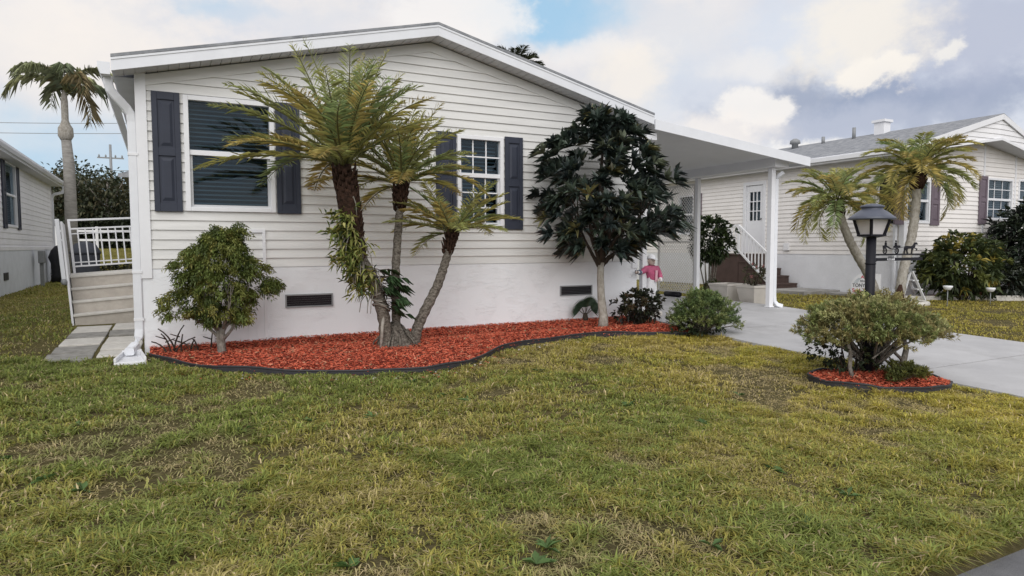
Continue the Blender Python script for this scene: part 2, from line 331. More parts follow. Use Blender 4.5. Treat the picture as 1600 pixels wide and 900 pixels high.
# ------------------------------------------------------------------ walls with real lap siding
class Map:                            # local (u, z, d outward) -> world
    def __init__(s, o, ud, nd): s.o = A(*o); s.u = A(*ud); s.n = A(*nd)
    def __call__(s, u, z, d=0.0): p = s.o+s.u*u+s.n*d; return (p[0], p[1], p[2]+z)
    def box(s, mb, u0, u1, z0, z1, d0, d1):
        V = [s(u, z, d) for z in (z0, z1) for d in (d0, d1) for u in (u0, u1)]
        mb.add(V, [(0, 2, 3, 1), (4, 5, 7, 6), (0, 1, 5, 4), (2, 6, 7, 3), (0, 4, 6, 2), (1, 3, 7, 5)])
def siding(mp, lo, hi, z0, z1, op=(), h=.114, lap=.018):
    """lo(z)/hi(z): limits of the wall at height z; op: openings (u0,u1,z0,z1)"""
    mb = MB(); k = 0
    while z0+k*h < z1-1e-4:
        a = z0+k*h; b = min(a+h, z1); cz = sorted({a, b} | {q for o in op for q in (o[2], o[3]) if a < q < b})
        for za, zb in zip(cz, cz[1:]):
            segs = [(None, None)]; cut = sorted([(o[0], o[1]) for o in op if o[2] < (za+zb)/2 < o[3]])
            pts = []; cur = None
            for c in cut: pts.append((cur, c[0])); cur = c[1]
            pts.append((cur, None))
            da = lap*(1-(za-a)/h); db = lap*(1-(zb-a)/h)
            for l, r in pts:
                la, lb = (lo(za), lo(zb)) if l is None else (l, l); ra, rb = (hi(za), hi(zb)) if r is None else (r, r)
                if ra-la < 1e-3: continue
                rb = max(rb, lb+1e-4)
                mb.add([mp(la, za, da), mp(ra, za, da), mp(rb, zb, db), mp(lb, zb, db)], [(0, 1, 2, 3)])
                if za == a: mb.add([mp(la, za, 0), mp(ra, za, 0), mp(ra, za, da), mp(la, za, da)], [(0, 1, 2, 3)])
        k += 1
    return mb
def window(par, mp, u0, u1, z0, z1, zm, cols, rowsu, rowsl, blind='blind', fr=.055, upper_blind=1, lower_blind=1, m='white_b'):
    """double hung window in a real opening: frame, two sashes, muntins, panes, blind, added near-black box for the unlit room"""
    mb = MB(); e = .0
    mp.box(mb, u0, u0+fr, z0, z1, -.09, .034); mp.box(mb, u1-fr, u1, z0, z1, -.09, .034)
    mp.box(mb, u0+fr, u1-fr, z1-fr, z1, -.09, .034); mp.box(mb, u0+fr, u1-fr, z0, z0+fr*.9, -.09, .036)
    W = mb.build('window', M[m], par, bevel=.004)
    s = MB(); mp.box(s, u0+fr, u1-fr, zm-.03, zm+.03, -.06, .012); s.build('check_rail', M[m], W, bevel=.004)
    s = MB(); a, b = u0+fr, u1-fr; q = .03
    mp.box(s, a, a+q, z0+fr*.9, zm-.03, -.07, -.012); mp.box(s, b-q, b, z0+fr*.9, zm-.03, -.07, -.012); mp.box(s, a+q, b-q, z0+fr*.9, z0+fr*.9+q, -.07, -.014)
    s.build('lower_sash', M['alum'], W)
    for (ga, gb, za, zb, rows, d, on) in ((a, b, zm+.03, z1-fr, rowsu, -.035, upper_blind), (a+q, b-q, z0+fr*.9+q, zm-.03, rowsl, -.045, lower_blind)):
        g = MB(); g.add([mp(ga, za, d), mp(gb, za, d), mp(gb, zb, d), mp(ga, zb, d)], [(0, 1, 2, 3)]); g.build('pane', M['glass'], W)
        if cols > 1 or rows > 1:
            g = MB()
            for i in range(1, cols): x = ga+(gb-ga)*i/cols; mp.box(g, x-.009, x+.009, za, zb, d+.003, d+.015)
            for i in range(1, rows): z = za+(zb-za)*i/rows; mp.box(g, ga, gb, z-.009, z+.009, d+.004, d+.017)
            g.build('muntin', M[m], W)
        if on:
            g = MB(); n = max(3, int((zb-za)/.05)); ti = .27 if on == 1 else .75
            for i in range(n):
                z = za+(zb-za)*(i+.5)/n; t = (zb-za)/n*.5
                V = [mp(ga, z-t*ti-.006, -.14), mp(gb, z-t*ti-.006, -.14), mp(gb, z+t*ti, -.165), mp(ga, z+t*ti, -.165)]
                g.add(V, [(0, 1, 2, 3)])
            g.build('blind', M[blind], W)
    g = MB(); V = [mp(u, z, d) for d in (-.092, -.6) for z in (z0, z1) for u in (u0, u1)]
    g.add(V, [(4, 5, 7, 6), (0, 1, 5, 4), (2, 6, 7, 3), (0, 4, 6, 2), (1, 3, 7, 5)]); g.build('dark_backing_box', M['dark'], W)  # box added behind the window, near-black to stand in for interior shade
    return W
def shutter(par, mp, u0, u1, z0, z1, m='shutter', split=.5):
    mb = MB(); w = u1-u0; st = w*.2
    mp.box(mb, u0, u0+st, z0, z1, .014, .046); mp.box(mb, u1-st, u1, z0, z1, .014, .046)
    zs = z0+(z1-z0)*split; ra = [(z0, z0+.1), (zs-.045, zs+.045), (z1-.09, z1)]
    for a, b in ra: mp.box(mb, u0+st, u1-st, a, b, .014, .0455)
    for a, b in ((ra[0][1], ra[1][0]), (ra[1][1], ra[2][0])):
        mp.box(mb, u0+st, u1-st, a, b, .014, .030)
        p = .022; q = .05
        o = [(u0+st+p, a+p), (u1-st-p, a+p), (u1-st-p, b-p), (u0+st+p, b-p)]; i = [(u0+st+q, a+q+.01), (u1-st-q, a+q+.01), (u1-st-q, b-q-.01), (u0+st+q, b-q-.01)]
        mb.add([mp(*k, .030) for k in o]+[mp(*k, .043) for k in i], [(0, 1, 5, 4), (1, 2, 6, 5), (2, 3, 7, 6), (3, 0, 4, 7), (4, 5, 6, 7)])
    return mb.build('shutter', M[m], par, bevel=.003)

# ------------------------------------------------------------------ main house
HX0, HX1 = -.21, 6.96; HB = 25.5; RX = 3.37; ZS = 1.0
def ru(x): return 4.02-.238*abs(x-RX)            # underside of the roof
H = thing('mobile_home', (HX0, YF, 0), 'cream lap sided single storey home with low gable roof and charcoal shutters', 'house')
mpF = Map((0, YF, 0), (1, 0, 0), (0, -1, 0))
W1 = (.27, 1.285, 1.68, 3.04); W2 = (3.755, 4.49, 1.52, 2.84); HT = (.53, 1.13, ZS, 1.45)
lo = lambda z: max(HX0, RX-(4.02-z)/.238) if z > ru(HX0) else HX0
hi = lambda z: min(HX1, RX+(4.02-z)/.238) if z > ru(HX1) else HX1
siding(mpF, lo, hi, ZS, 4.01, [W1, W2]).build('front_siding', M['siding'], H)
mb = MB(); mb.add([(HX0, YF+.25, .0), (HX0, HB, 0), (HX0, HB, 3.2), (HX0, YF, 3.2), (HX0, YF, 0)], [(0, 4, 3, 2, 1)])
mb.add([(HX1, YF, .0), (HX1, HB, 0), (HX1, HB, 3.2), (HX1, YF, 3.2)], [(0, 1, 2, 3)])
mb.add([(HX0, HB, 0), (HX1, HB, 0), (HX1, HB, 3.2), (RX, HB, 4.0), (HX0, HB, 3.2)], [(0, 1, 2, 3, 4)]); mb.build('wall', M['siding'], H)
def skirt():
    mb = MB(); xs = np.linspace(HX0-.004, HX1+.004, 120)
    mb.box(HX0-.004, HX1+.004, YF-.012, YF+.2, -.12, ZS-.004); mb.build('skirting', M['stucco'], H)
skirt()
for q in ((HX0-.012, HX0+.1, 3.24), (HX1-.1, HX1+.012, 3.14)): mb = MB(); mb.box(q[0], q[1], YF-.03, YF+.1, .89, q[2]); mb.build('corner_board', M['white_b'], H)
for w, rows in ((W1, (1, 1)), (W2, (2, 3))):
    window(H, mpF, *w, 2.375 if w is W1 else 2.275, 1 if w is W1 else 3, *rows)
shutter(H, mpF, -.06, .235, 1.67, 3.05); shutter(H, mpF, 1.30, 1.59, 1.67, 3.05); shutter(H, mpF, 3.43, 3.735, 1.5, 2.86); shutter(H, mpF, 4.51, 4.805, 1.5, 2.86)
def vent(u0, u1, z0, z1):
    f = MB(); t = .018
    for q in ((u0, u1, z0, z0+t), (u0, u1, z1-t, z1), (u0, u0+t, z0+t, z1-t), (u1-t, u1, z0+t, z1-t)): mpF.box(f, *q, .004, .03)
    o = f.build('vent', M['grey'], H); g = MB(); n = 5; zz = np.linspace(z0+t, z1-t, n+1)
    for i in range(n): g.add([mpF(u0+t, zz[i], .014), mpF(u1-t, zz[i], .014), mpF(u1-t, zz[i+1], .0245), mpF(u0+t, zz[i+1], .0245)], [(0, 1, 2, 3)])
    g.build('grille', M['vent'], o)
vent(1.37, 1.97, .475, .645); vent(5.47, 6.07, .475, .635)
# access hatch: trim strips and a panel below, same siding above
mb = MB(); d0, d1 = .013, .024
mpF.box(mb, .50, .535, 0.02, 1.47, d0, .03); mpF.box(mb, 1.115, 1.15, 0.02, 1.47, d0, .03); mpF.box(mb, .535, 1.115, 1.43, 1.47, d0, .03)
hatch = mb.build('access_hatch', M['white_b'], H); mb = MB()
for i in range(6): w = .58/6; mpF.box(mb, .535+i*w+.004, .535+(i+1)*w-.004, .02, ZS-.02, d0, .02)
mpF.box(mb, .535, 1.115, .02, ZS-.02, .0125, .0155); mb.build('hatch_panel', M['white_b'], hatch)
# roof: slabs, fascia, soffit, shingle edge, gutters
YE = 8.55; EX0, EX1 = -.43, 7.05
def zt(x): return 4.235-.238*abs(x-RX)
mb = MB()
for a, b in ((EX0, RX), (RX, EX1)):
    P = [(a, YE-.012, zt(a)-.02), (b, YE-.012, zt(b)-.02), (b, YE-.012, zt(b)+.012), (a, YE-.012, zt(a)+.012)]
    mb.prism(P, (0, HB+.3-YE, 0))
roof = mb.build('roof', M['shingle'], H)
mb = MB()
for a, b in ((EX0, RX), (RX, EX1)):
    mb.prism([(a, YE, zt(a)-.165), (b, YE, zt(b)-.165), (b, YE, zt(b)-.021), (a, YE, zt(a)-.021)], (0, .02, 0))
    mb.prism([(a, YE-.008, zt(a)-.05), (b, YE-.008, zt(b)-.05), (b, YE-.008, zt(b)-.022), (a, YE-.008, zt(a)-.022)], (0, .007, 0))
mb.build('rake_fascia', M['white'], roof, bevel=.003)
mb = MB(); n = 34
for a, b in ((EX0, RX), (RX, EX1)):
    for i in range(n):
        x0 = a+(b-a)*i/n+.004; x1 = a+(b-a)*(i+1)/n-.004
        mb.prism([(x0, YE+.021, zt(x0)-.162), (x1, YE+.021, zt(x1)-.162), (x1, YE+.021, zt(x1)-.15), (x0, YE+.021, zt(x0)-.15)], (0, YF-YE-.01, 0))
    mb.prism([(a, YE+.021, zt(a)-.149), (b, YE+.021, zt(b)-.149), (b, YE+.021, zt(b)-.145), (a, YE+.021, zt(a)-.145)], (0, YF-YE-.01, 0))
mb.box(EX0, HX0, YF+.012, HB, zt(EX0)-.162, zt(EX0)-.15); mb.box(HX1, EX1, YF+.012, HB, zt(EX1)-.162, zt(EX1)-.15)
mb.build('soffit', M['soffit'], roof)
mb = MB()          # frieze trim under the soffit on the wall
for a, b in ((HX0+.1, RX), (RX, HX1-.1)):
    k = .085
    mb.prism([(a, YF-.02, ru(a)-k-.0), (b, YF-.02, ru(b)-k), (b, YF-.02, ru(b)+.04), (a, YF-.02, ru(a)+.04)], (0, .018, 0))
mb.build('frieze_trim', M['siding'], H)
def gutter(x0, x1, z0, z1, ya, yb, name='gutter'):
    mb = MB(); t = .006; out = x0 if abs(x0-RX) > abs(x1-RX) else x1; s_ = 1 if out == x1 else -1
    prof = [(out-s_*.12, z0), (out-s_*.03, z0), (out, z0+.07), (out, z1), (out-s_*t, z1), (out-s_*t, z0+.075), (out-s_*.032, z0+t), (out-s_*.12, z0+t)]
    mb.prism([(x, ya, z) for x, z in prof], (0, yb-ya, 0)); mb.prism([(x, ya-.004, z) for x, z in [(out-s_*.12, z0), (out-s_*.03, z0), (out, z0+.07), (out, z1), (out-s_*.12, z1)]], (0, .004, 0))
    return mb
gut = gutter(-.56, -.44, 3.13, 3.26, YE+.03, HB).build('gutter', M['white'], H)
def dspout(pts, w, d, name, par):
    mb = MB(); P = [A(*p) for p in pts]; k = len(P); V = []
    for i in range(k):
        t = norm(P[min(i+1, k-1)]-P[max(i-1, 0)]); u = A(0, 1, 0) if abs(t[1]) < .7 else A(0, 0, 1); v = norm(np.cross(u, t)); u = norm(np.cross(t, v))
        q = .012
        for a, b in ((-w/2+q, -d/2), (w/2-q, -d/2), (w/2, -d/2+q), (w/2, d/2-q), (w/2-q, d/2), (-w/2+q, d/2), (-w/2, d/2-q), (-w/2, -d/2+q)): V.append(P[i]+v*a+u*b)
    n = 8; mb.add(V, [(i*n+j, i*n+(j+1) % n, (i+1)*n+(j+1) % n, (i+1)*n+j) for i in range(k-1) for j in range(n)]+[tuple(range(n))[::-1], tuple(range((k-1)*n, k*n))])
    return mb.build(name, M['white'], par)
dx = -.262
dspout([(-.47, 8.75, 3.14), (-.47, 8.75, 3.06), (-.455, 8.76, 3.0), (-.40, 8.79, 2.93), (-.31, 8.85, 2.83), (-.272, 8.87, 2.77), (dx, 8.88, 2.68), (dx, 8.88, 1.2), (dx, 8.88, .30), (dx-.01, 8.86, .2), (dx-.04, 8.80, .125), (dx-.085, 8.70, .085), (dx-.1, 8.62, .075)], .095, .085, 'downspout', H)
for z in (2.3, .95, .4): mb = MB(); mb.box(dx-.052, dx+.052, 8.832, 8.925, z, z+.03); mb.build('strap', M['white_b'], H)
# roof accessories
mb = MB(); gut2 = gutter(7.02, 7.14, 3.08, 3.2, YE+.03, HB); 

# splash block
def splash():
    mb = MB(); y0, y1 = 8.22, 8.72; cx = -.34
    def hw(y): return .155-.05*(y-y0)/(y1-y0)
    z = 0.0
    mb.prism([(cx-hw(y0), y0, -.05), (cx+hw(y0), y0, -.05), (cx+hw(y1), y1, -.05), (cx-hw(y1), y1, -.05)], (0, 0, .07))
    for s_ in (-1, 1):
        mb.prism([(cx+s_*hw(y0), y0, .021), (cx+s_*(hw(y0)-.025), y0, .021), (cx+s_*(hw(y1)-.025), y1, .021), (cx+s_*hw(y1), y1, .021)][::s_], (0, 0, .045))
    mb.box(cx-.10, cx+.10, y1+.001, y1+.025, -.05, .08)
    tag(mb.build('splash_block', M['white_b'], bevel=.006), 'white trough splash block on the ground under the downspout elbow', 'splash block')
splash()

# ------------------------------------------------------------------ carport
CP = thing('carport', (10.2, 8.95, .08), 'white flat carport roof on slim posts beside the cream home', 'carport')
ZC0, ZC1 = 3.265, 2.87; CX0, CX1 = 7.06, 10.72; CB = 15.6; YC = 8.53
def zc(x): return ZC0+(ZC1-ZC0)*(x-CX0)/(CX1-CX0)
mb = MB(); mb.prism([(CX0, YC+.03, zc(CX0)-.075), (CX1-.02, YC+.03, zc(CX1)-.075), (CX1-.02, YC+.03, zc(CX1)), (CX0, YC+.03, zc(CX0))], (0, CB-YC, 0))
cr = mb.build('roof_panel', M['pan'], CP)
mb = MB(); mb.prism([(CX0, YC, zc(CX0)-.15), (CX1, YC, zc(CX1)-.15), (CX1, YC, zc(CX1)+.015), (CX0, YC, zc(CX0)+.015)], (0, .028, 0))
mb.box(CX1-.018, CX1, YC+.029, CB, zc(CX1)-.12, zc(CX1)+.012); mb.build('fascia', M['white'], CP, bevel=.003)
mb = MB()          # header beams along the drive
mb.box(10.03, 10.40, 8.74, CB-.2, zc(10.4)-.20, zc(10.03)-.0751); mb.build('header_beam', M['white_b'], CP, bevel=.004)
mb = MB(); mb.box(6.99, 7.2, 8.66, CB-.2, 2.97, 3.1); mb.build('header_beam', M['white_b'], CP, bevel=.004)
def cpost(x, y, z0, z1, w=.09, sp=True):
    mb = MB(); mb.box(x-w/2, x+w/2, y-w/2, y+w/2, z0, z1); mb.box(x-w/2-.012, x+w/2+.012, y-w/2-.012, y+w/2+.012, z0, z0+.02); return mb.build('post', M['white_b'], CP, bevel=.006)
ZB = zc(10.4)-.201
cpost(10.17, 8.93, drz(10, 8.93), ZB, .1); cpost(10.3, 11.02, drz(10, 11.0), ZB); cpost(10.3, 14.6, drz(10, 14), ZB); cpost(7.13, 8.9, drz(7.1, 8.9), 2.97)
cpost(7.13, 12.4, drz(7.1, 12.4), 2.97)
dspout([(10.33, 8.8, 2.62), (10.30, 8.86, 2.57), (10.285, 8.93, 2.5), (10.285, 8.93, .3), (10.29, 8.92, .19), (10.33, 8.88, .125), (10.40, 8.82, .1)], .08, .075, 'downspout', CP)
# lattice screen
def lattice():
    x = 10.3; y0, y1 = 11.08, 12.3; z0, z1 = .2, 2.6
    L_ = thing('lattice_screen', (x, y0, z0), 'white diagonal lattice panel standing at the back edge of the carport', 'lattice panel')
    f = MB(); t = .04
    f.box(x-.02, x+.02, y0, y0+t, z0, z1); f.box(x-.02, x+.02, y1-t, y1, z0, z1); f.box(x-.019, x+.019, y0+t, y1-t, z0, z0+t); f.box(x-.019, x+.019, y0+t, y1-t, z1-t, z1); f.box(x-.0195, x+.0195, y0+t, y1-t, 1.33, 1.36)
    f.build('frame', M['lattice'], L_)
    for s_, xx in ((1, x-.006), (-1, x+.006)):
        mb = MB(); sp = .056; w = .037; W_ = y1-y0-2*t; Hh = z1-z0-2*t; a0, b0 = y0+t, z0+t
        c = -Hh if s_ == 1 else 0
        while c < (W_ if s_ == 1 else W_+Hh):
            # line y = c + s*z clipped to the frame
            za = max(0, -c if s_ == 1 else c-W_); zb = min(Hh, W_-c if s_ == 1 else c)
            if zb-za > .03:
                d = w*.707
                P = [(xx, a0+c+s_*za-d/2*1, b0+za), (xx, a0+c+s_*za+d/2, b0+za), (xx, a0+c+s_*zb+d/2, b0+zb), (xx, a0+c+s_*zb-d/2, b0+zb)]
                P = [(p[0], min(max(p[1], a0-.005), a0+W_+.005), p[2]) for p in P]
                mb.prism(P, (s_*.005, 0, 0))
            c += sp*1.414
        mb.build('slat_layer', M['lattice'], L_)
lattice()
# low dark bits under the lattice
mb = MB(); mb.tube([(10.25, 11.5, .16), (10.28, 12.0, .15)], .06, 10); tag(mb.build('drain_pipe', M['black']), 'short black pipe lying under the lattice panel', 'pipe')
# dark cabinet beyond the corner
def cabinet():
    c = thing('storage_cabinet', (7.55, 11.3, .1), 'tall dark shelved cabinet in the carport behind the jockey statue', 'cabinet'); x0, x1, y0, y1 = 7.3, 7.95, 11.3, 11.75
    z = drz(7.5, 11.5); mb = MB(); mb.box(x0, x0+.03, y0, y1, z, z+1.2); mb.box(x1-.03, x1, y0, y1, z, z+1.2); mb.box(x0+.03, x1-.03, y1-.02, y1, z, z+1.2); mb.build('case', M['darkwall'], c)
    for h_ in (.05, .4, .75, 1.17): mb = MB(); mb.box(x0+.031, x1-.031, y0+.01, y1-.021, z+h_, z+h_+.025); mb.build('shelf', M['grey'], c)
cabinet()

# ------------------------------------------------------------------ entry steps (settled: the whole unit leans to the left)
def steps():
    E_ = thing('entry_steps', (-1.27, 12.72, -.03), 'beige precast steps with white railing at the left side of the home', 'steps')
    ORG[E_.name] = A(0, 0, 0); w = .98
    for i in range(4):
        y = .27*i; z = .2*(i+1)
        mb = MB(); mb.box(0, w, y, y+(.27 if i < 3 else 1.25), -.08, z-.035); mb.build('riser', M['step'], E_)
        mb = MB(); mb.box(-.012, w+.0, y-.025, y+(.268 if i < 3 else 1.26), z-.034, z+.004); mb.build('tread', M['step_top'], E_, bevel=.008)
    mb = MB(); t = .03          # leaning solid side panel with cap
    P = [(-.045, -.02, .02), (-.045, .9, .02), (-.045, 2.0, .02), (-.045, 2.0, 1.70), (-.045, .10, 1.70), (-.045, .06, .9)]
    mb.prism(P, (t, 0, 0)); mb.build('side_panel', M['white_b'], E_)
    mb = MB(); mb.box(-.11, -.05, .03, .11, .78, 1.74); mb.build('newel_post', M['white'], E_, bevel=.008)
    mb = MB(); mb.lathe((-.08, .02, .74), [(.0, -.05), (.035, -.04), (.045, 0), (.035, .04), (0, .05)], 10); mb.build('knob', M['grey'], E_)
    yb = 1.95
    def rail(z, r, y=yb): mb = MB(); mb.bar((.03, y, z), (w+.3, y, z), r, r); return mb.build('rail', M['white_b'], E_, bevel=.004)
    rail(1.78, .035, yb+.03); rail(1.62, .03); rail(1.53, .022, yb+.03); rail(.93, .03); rail(1.0, .022, yb+.03)
    mb = MB(); mb.box(.03, .07, yb-.03, yb+.01, .8, 1.78); mb.build('newel_post', M['white_b'], E_)
    for i in range(10):
        x = .17+.12*i; mb = MB(); mb.box(x-.011, x+.011, yb-.011, yb+.011, .945, 1.605); mb.build('baluster', M['white_b'], E_)
    E_.rotation_euler = (0, R(-3.6), R(5))
steps()
def pavers():
    spec = []; k = 0
    rows = [(8.70, 9.28), (9.38, 9.92), (10.03, 10.70), (10.82, 11.38), (11.5, 12.35)]
    lab = {(0, 0): 'weathered grey paver at the near left corner of the side path', (0, 1): 'pale paver beside the white splash block', (1, 0): 'second paver from the near end in the left column of the side path', (1, 1): 'pale paver second from the near end in the right column of the side path',
           (2, 0): 'pale cream paver in the middle of the left column of the side path', (2, 1): 'pale paver in the middle of the right column of the side path', (3, 0): 'darker grey paver one before the steps, left column', (3, 1): 'darker grey paver one before the steps, right column',
           (4, 0): 'pale paver touching the bottom step, left half', (4, 1): 'pale paver touching the bottom step, right half'}
    for r, (a, b) in enumerate(rows):
        for c in range(2):
            x0, x1 = ((-1.2, -.735), (-.70, -.26))[c]
            if r == 0 and c == 1: a = 8.86
            ang = random.uniform(-.02, .02); cx, cy = (x0+x1)/2, (a+b)/2; z = random.uniform(.012, .045)
            q = [(random.uniform(-.012, .012)) for _ in range(8)]
            P = [(x0+q[0], a+q[1], -.05), (x1+q[2], a+q[3], -.05), (x1+q[4], b+q[5], -.05), (x0+q[6], b+q[7], -.05)]
            mb = MB(); mb.prism(P, (0, 0, .05+z)); o = mb.build('paver', M['paver_b'] if (r, c) in ((3, 0), (3, 1), (0, 0), (1, 0)) else M['paver'], bevel=.008)
            tag(o, lab[(r, c)], 'paver', 'pavers of the side path')
pavers()

# ------------------------------------------------------------------ mulch beds
def bedmesh(name, P, h, label, seed, cols):
    P = np.array(P); x0, y0 = P.min(0)-.05; x1, y1 = P.max(0)+.05; st = .05
    xs = np.arange(x0, x1+st, st); ys = np.arange(y0, y1+st, st); X, Y = np.meshgrid(xs, ys)
    # triangle fan of inset rings keeps the outline exact
    c = P.mean(0); V = []; F = []; n = len(P)
    segs = []
    for i in range(n):
        a, b = P[i], P[(i+1) % n]; k = max(1, int(np.linalg.norm(b-a)/.12))
        segs += [a+(b-a)*t/k for t in range(k)]
    segs = np.array(segs); return segs
def clipgrid(name, P, hz, m, label, st=.06):
    """grid cells inside the outline, outline vertices snapped: bed surface with its own mound"""
    import mathutils.geometry as G
    seg = bedmesh(name, P, 0, '', 0, None); n = len(seg)
    x0, y0 = seg.min(0); x1, y1 = seg.max(0)
    gx, gy = np.meshgrid(np.arange(x0, x1, st), np.arange(y0, y1, st)); gx = gx.ravel()+RNG.uniform(-.012, .012, gx.size); gy = gy.ravel()+RNG.uniform(-.012, .012, gy.size)
    ins = inpoly(gx, gy, [tuple(p) for p in seg]); gx, gy = gx[ins], gy[ins]
    d = np.min(np.hypot(gx[:, None]-seg[None, :, 0], gy[:, None]-seg[None, :, 1]), 1); k = d > st*.5; gx, gy = gx[k], gy[k]
    pts = [Vector(p) for p in seg]+[Vector((a, b)) for a, b in zip(gx, gy)]
    v, e, f, *_ = G.delaunay_2d_cdt(pts, [(i, (i+1) % n) for i in range(n)], [], 1, 1e-5)
    V = [(p.x, p.y, float(hz(p.x, p.y))) for p in v]
    mb = MB(); mb.add(V, [tuple(q) for q in f], True); o = mb.build(name, m); tag(o, label, kind='structure'); return seg
M['mulch'] = mat('red_mulch', (.13, .025, .018), 1, .05, vscale=28, col2=(.30, .062, .042), bump=1, bscale=60, detail=10)
def segdist(x, y, seg):
    x = np.atleast_1d(x); y = np.atleast_1d(y); out = np.empty(len(x))
    for i in range(0, len(x), 4000):
        out[i:i+4000] = np.min(np.hypot(x[i:i+4000, None]-seg[None, :, 0], y[i:i+4000, None]-seg[None, :, 1]), 1)
    return out
front = np.array(BED[:-2])
fseg = bedmesh('', front, 0, '', 0, None)
def bedz(x, y):
    x = np.atleast_1d(np.asarray(x, float)); y = np.atleast_1d(np.asarray(y, float)); d = np.clip(segdist(x, y, fseg)/.6, 0, 1)
    return ground(x, y)+.03+.06*d*(2-d)+.02*(fb(x, y, .5, 21)-.5)
def lbedz(x, y):
    x = np.atleast_1d(np.asarray(x, float)); y = np.atleast_1d(np.asarray(y, float)); d = np.clip(segdist(x, y, np.array(LBED))/.4, 0, 1)
    return ground(x, y)+.035+.05*d+.015*(fb(x, y, .4, 23)-.5)
clipgrid('mulch_bed', BED, lambda x, y: bedz(x, y)[0], M['mulch'], 'red mulch bed curving along the front of the home')
clipgrid('mulch_bed', LBED, lambda x, y: lbedz(x, y)[0], M['mulch'], 'small oval red mulch bed round the lamp post')
def chips(name, P, zf, n, label):
    P_ = np.array(P); x = RNG.uniform(P_[:, 0].min(), P_[:, 0].max(), n*2); y = RNG.uniform(P_[:, 1].min(), P_[:, 1].max(), n*2)
    k = inpoly(x, y, P); x, y = x[k][:n], y[k][:n]; n = len(x); z = zf(x, y)+.006
    a = RNG.uniform(0, 6.28, n); tl = RNG.normal(0, .3, n); L = RNG.uniform(.014, .07, n)*RNG.uniform(.5, 1.1, n); W = RNG.uniform(.004, .013, n)
    D = np.stack([np.cos(a), np.sin(a), tl], 1); D = norm(D); sd = norm(np.cross(D, np.tile(A(0, 0, 1), (n, 1))+rv(n)*.5)); nn = norm(np.cross(sd, D))
    c = np.stack([x, y, z+RNG.uniform(0, .02, n)], 1); V = []
    for i, j, q in ((-1, -1, 0), (1, -1, 0), (1, 1, 0), (-1, 1, 0), (0, 0, 1)): V.append(c+D*(L*i/2)[:, None]+sd*(W*j/2)[:, None]+nn*(W*.45*q)[:, None])
    V = np.stack(V, 1).reshape(-1, 3); i = np.arange(n)[:, None]*5; T = np.concatenate([i+[0, 1, 4], i+[1, 2, 4], i+[2, 3, 4], i+[3, 0, 4]])
    col = mixcol([(.62, .135, .075), (.50, .10, .056), (.66, .19, .115), (.14, .032, .024), (.60, .33, .21)], [5, 4, 3, 2.2, .6], n)
    o = npmesh(name, V, T, np.repeat(col, 5, 0), M['chip']); tag(o, label, 'mulch', kind='stuff')
chips('mulch_chips', BED, bedz, 34000, 'loose red bark chips covering the front bed')
chips('mulch_chips', LBED, lbedz, 4000, 'loose red bark chips covering the oval lamp post bed')
def edging(path, h, label, closed=False):
    P = np.array(path, float); Q = []
    n = len(P)
    for i in range(n if closed else n-1):
        p0, p1, p2, p3 = P[(i-1) % n] if closed or i else P[0], P[i], P[(i+1) % n], P[(i+2) % n] if closed or i+2 < n else P[-1]
        for t in np.linspace(0, 1, 5)[:-1]: Q.append(.5*((2*p1)+(-p0+p2)*t+(2*p0-5*p1+4*p2-p3)*t*t+(-p0+3*p1-3*p2+p3)*t**3))
    if not closed: Q.append(P[-1])
    Q = np.array(Q); k = len(Q); T = np.roll(Q, -1, 0)-np.roll(Q, 1, 0)
    if not closed: T[0] = Q[1]-Q[0]; T[-1] = Q[-1]-Q[-2]
    T = norm(T); Nn = np.stack([T[:, 1], -T[:, 0]], 1)
    prof = [(-.005, -.06), (.006, -.06), (.006, h-.02), (.014, h-.012), (.012, h), (-.004, h), (-.011, h-.01), (-.005, h-.018)]; m_ = len(prof)
    wob = (vnoise(np.arange(k)*1.0, np.zeros(k), 5, 3)-.5)*.03
    V = [(q[0]+nn[0]*a, q[1]+nn[1]*a, float(ground(q[0], q[1]))+b+w_) for q, nn, w_ in zip(Q, Nn, wob) for a, b in prof]
    F = [(i*m_+j, i*m_+(j+1) % m_, ((i+1) % k)*m_+(j+1) % m_, ((i+1) % k)*m_+j) for i in range(k if closed else k-1) for j in range(m_)]
    if not closed: F += [tuple(range(m_))[::-1], tuple(range((k-1)*m_, k*m_))]
    mb = MB(); mb.add(V, F); tag(mb.build('bed_edging', M['edging']), label, 'edging')
edging(BED[:-3], .075, 'black plastic edging curving along the front mulch bed')
edging(LBED, .07, 'black plastic edging ringing the oval lamp post bed', True)

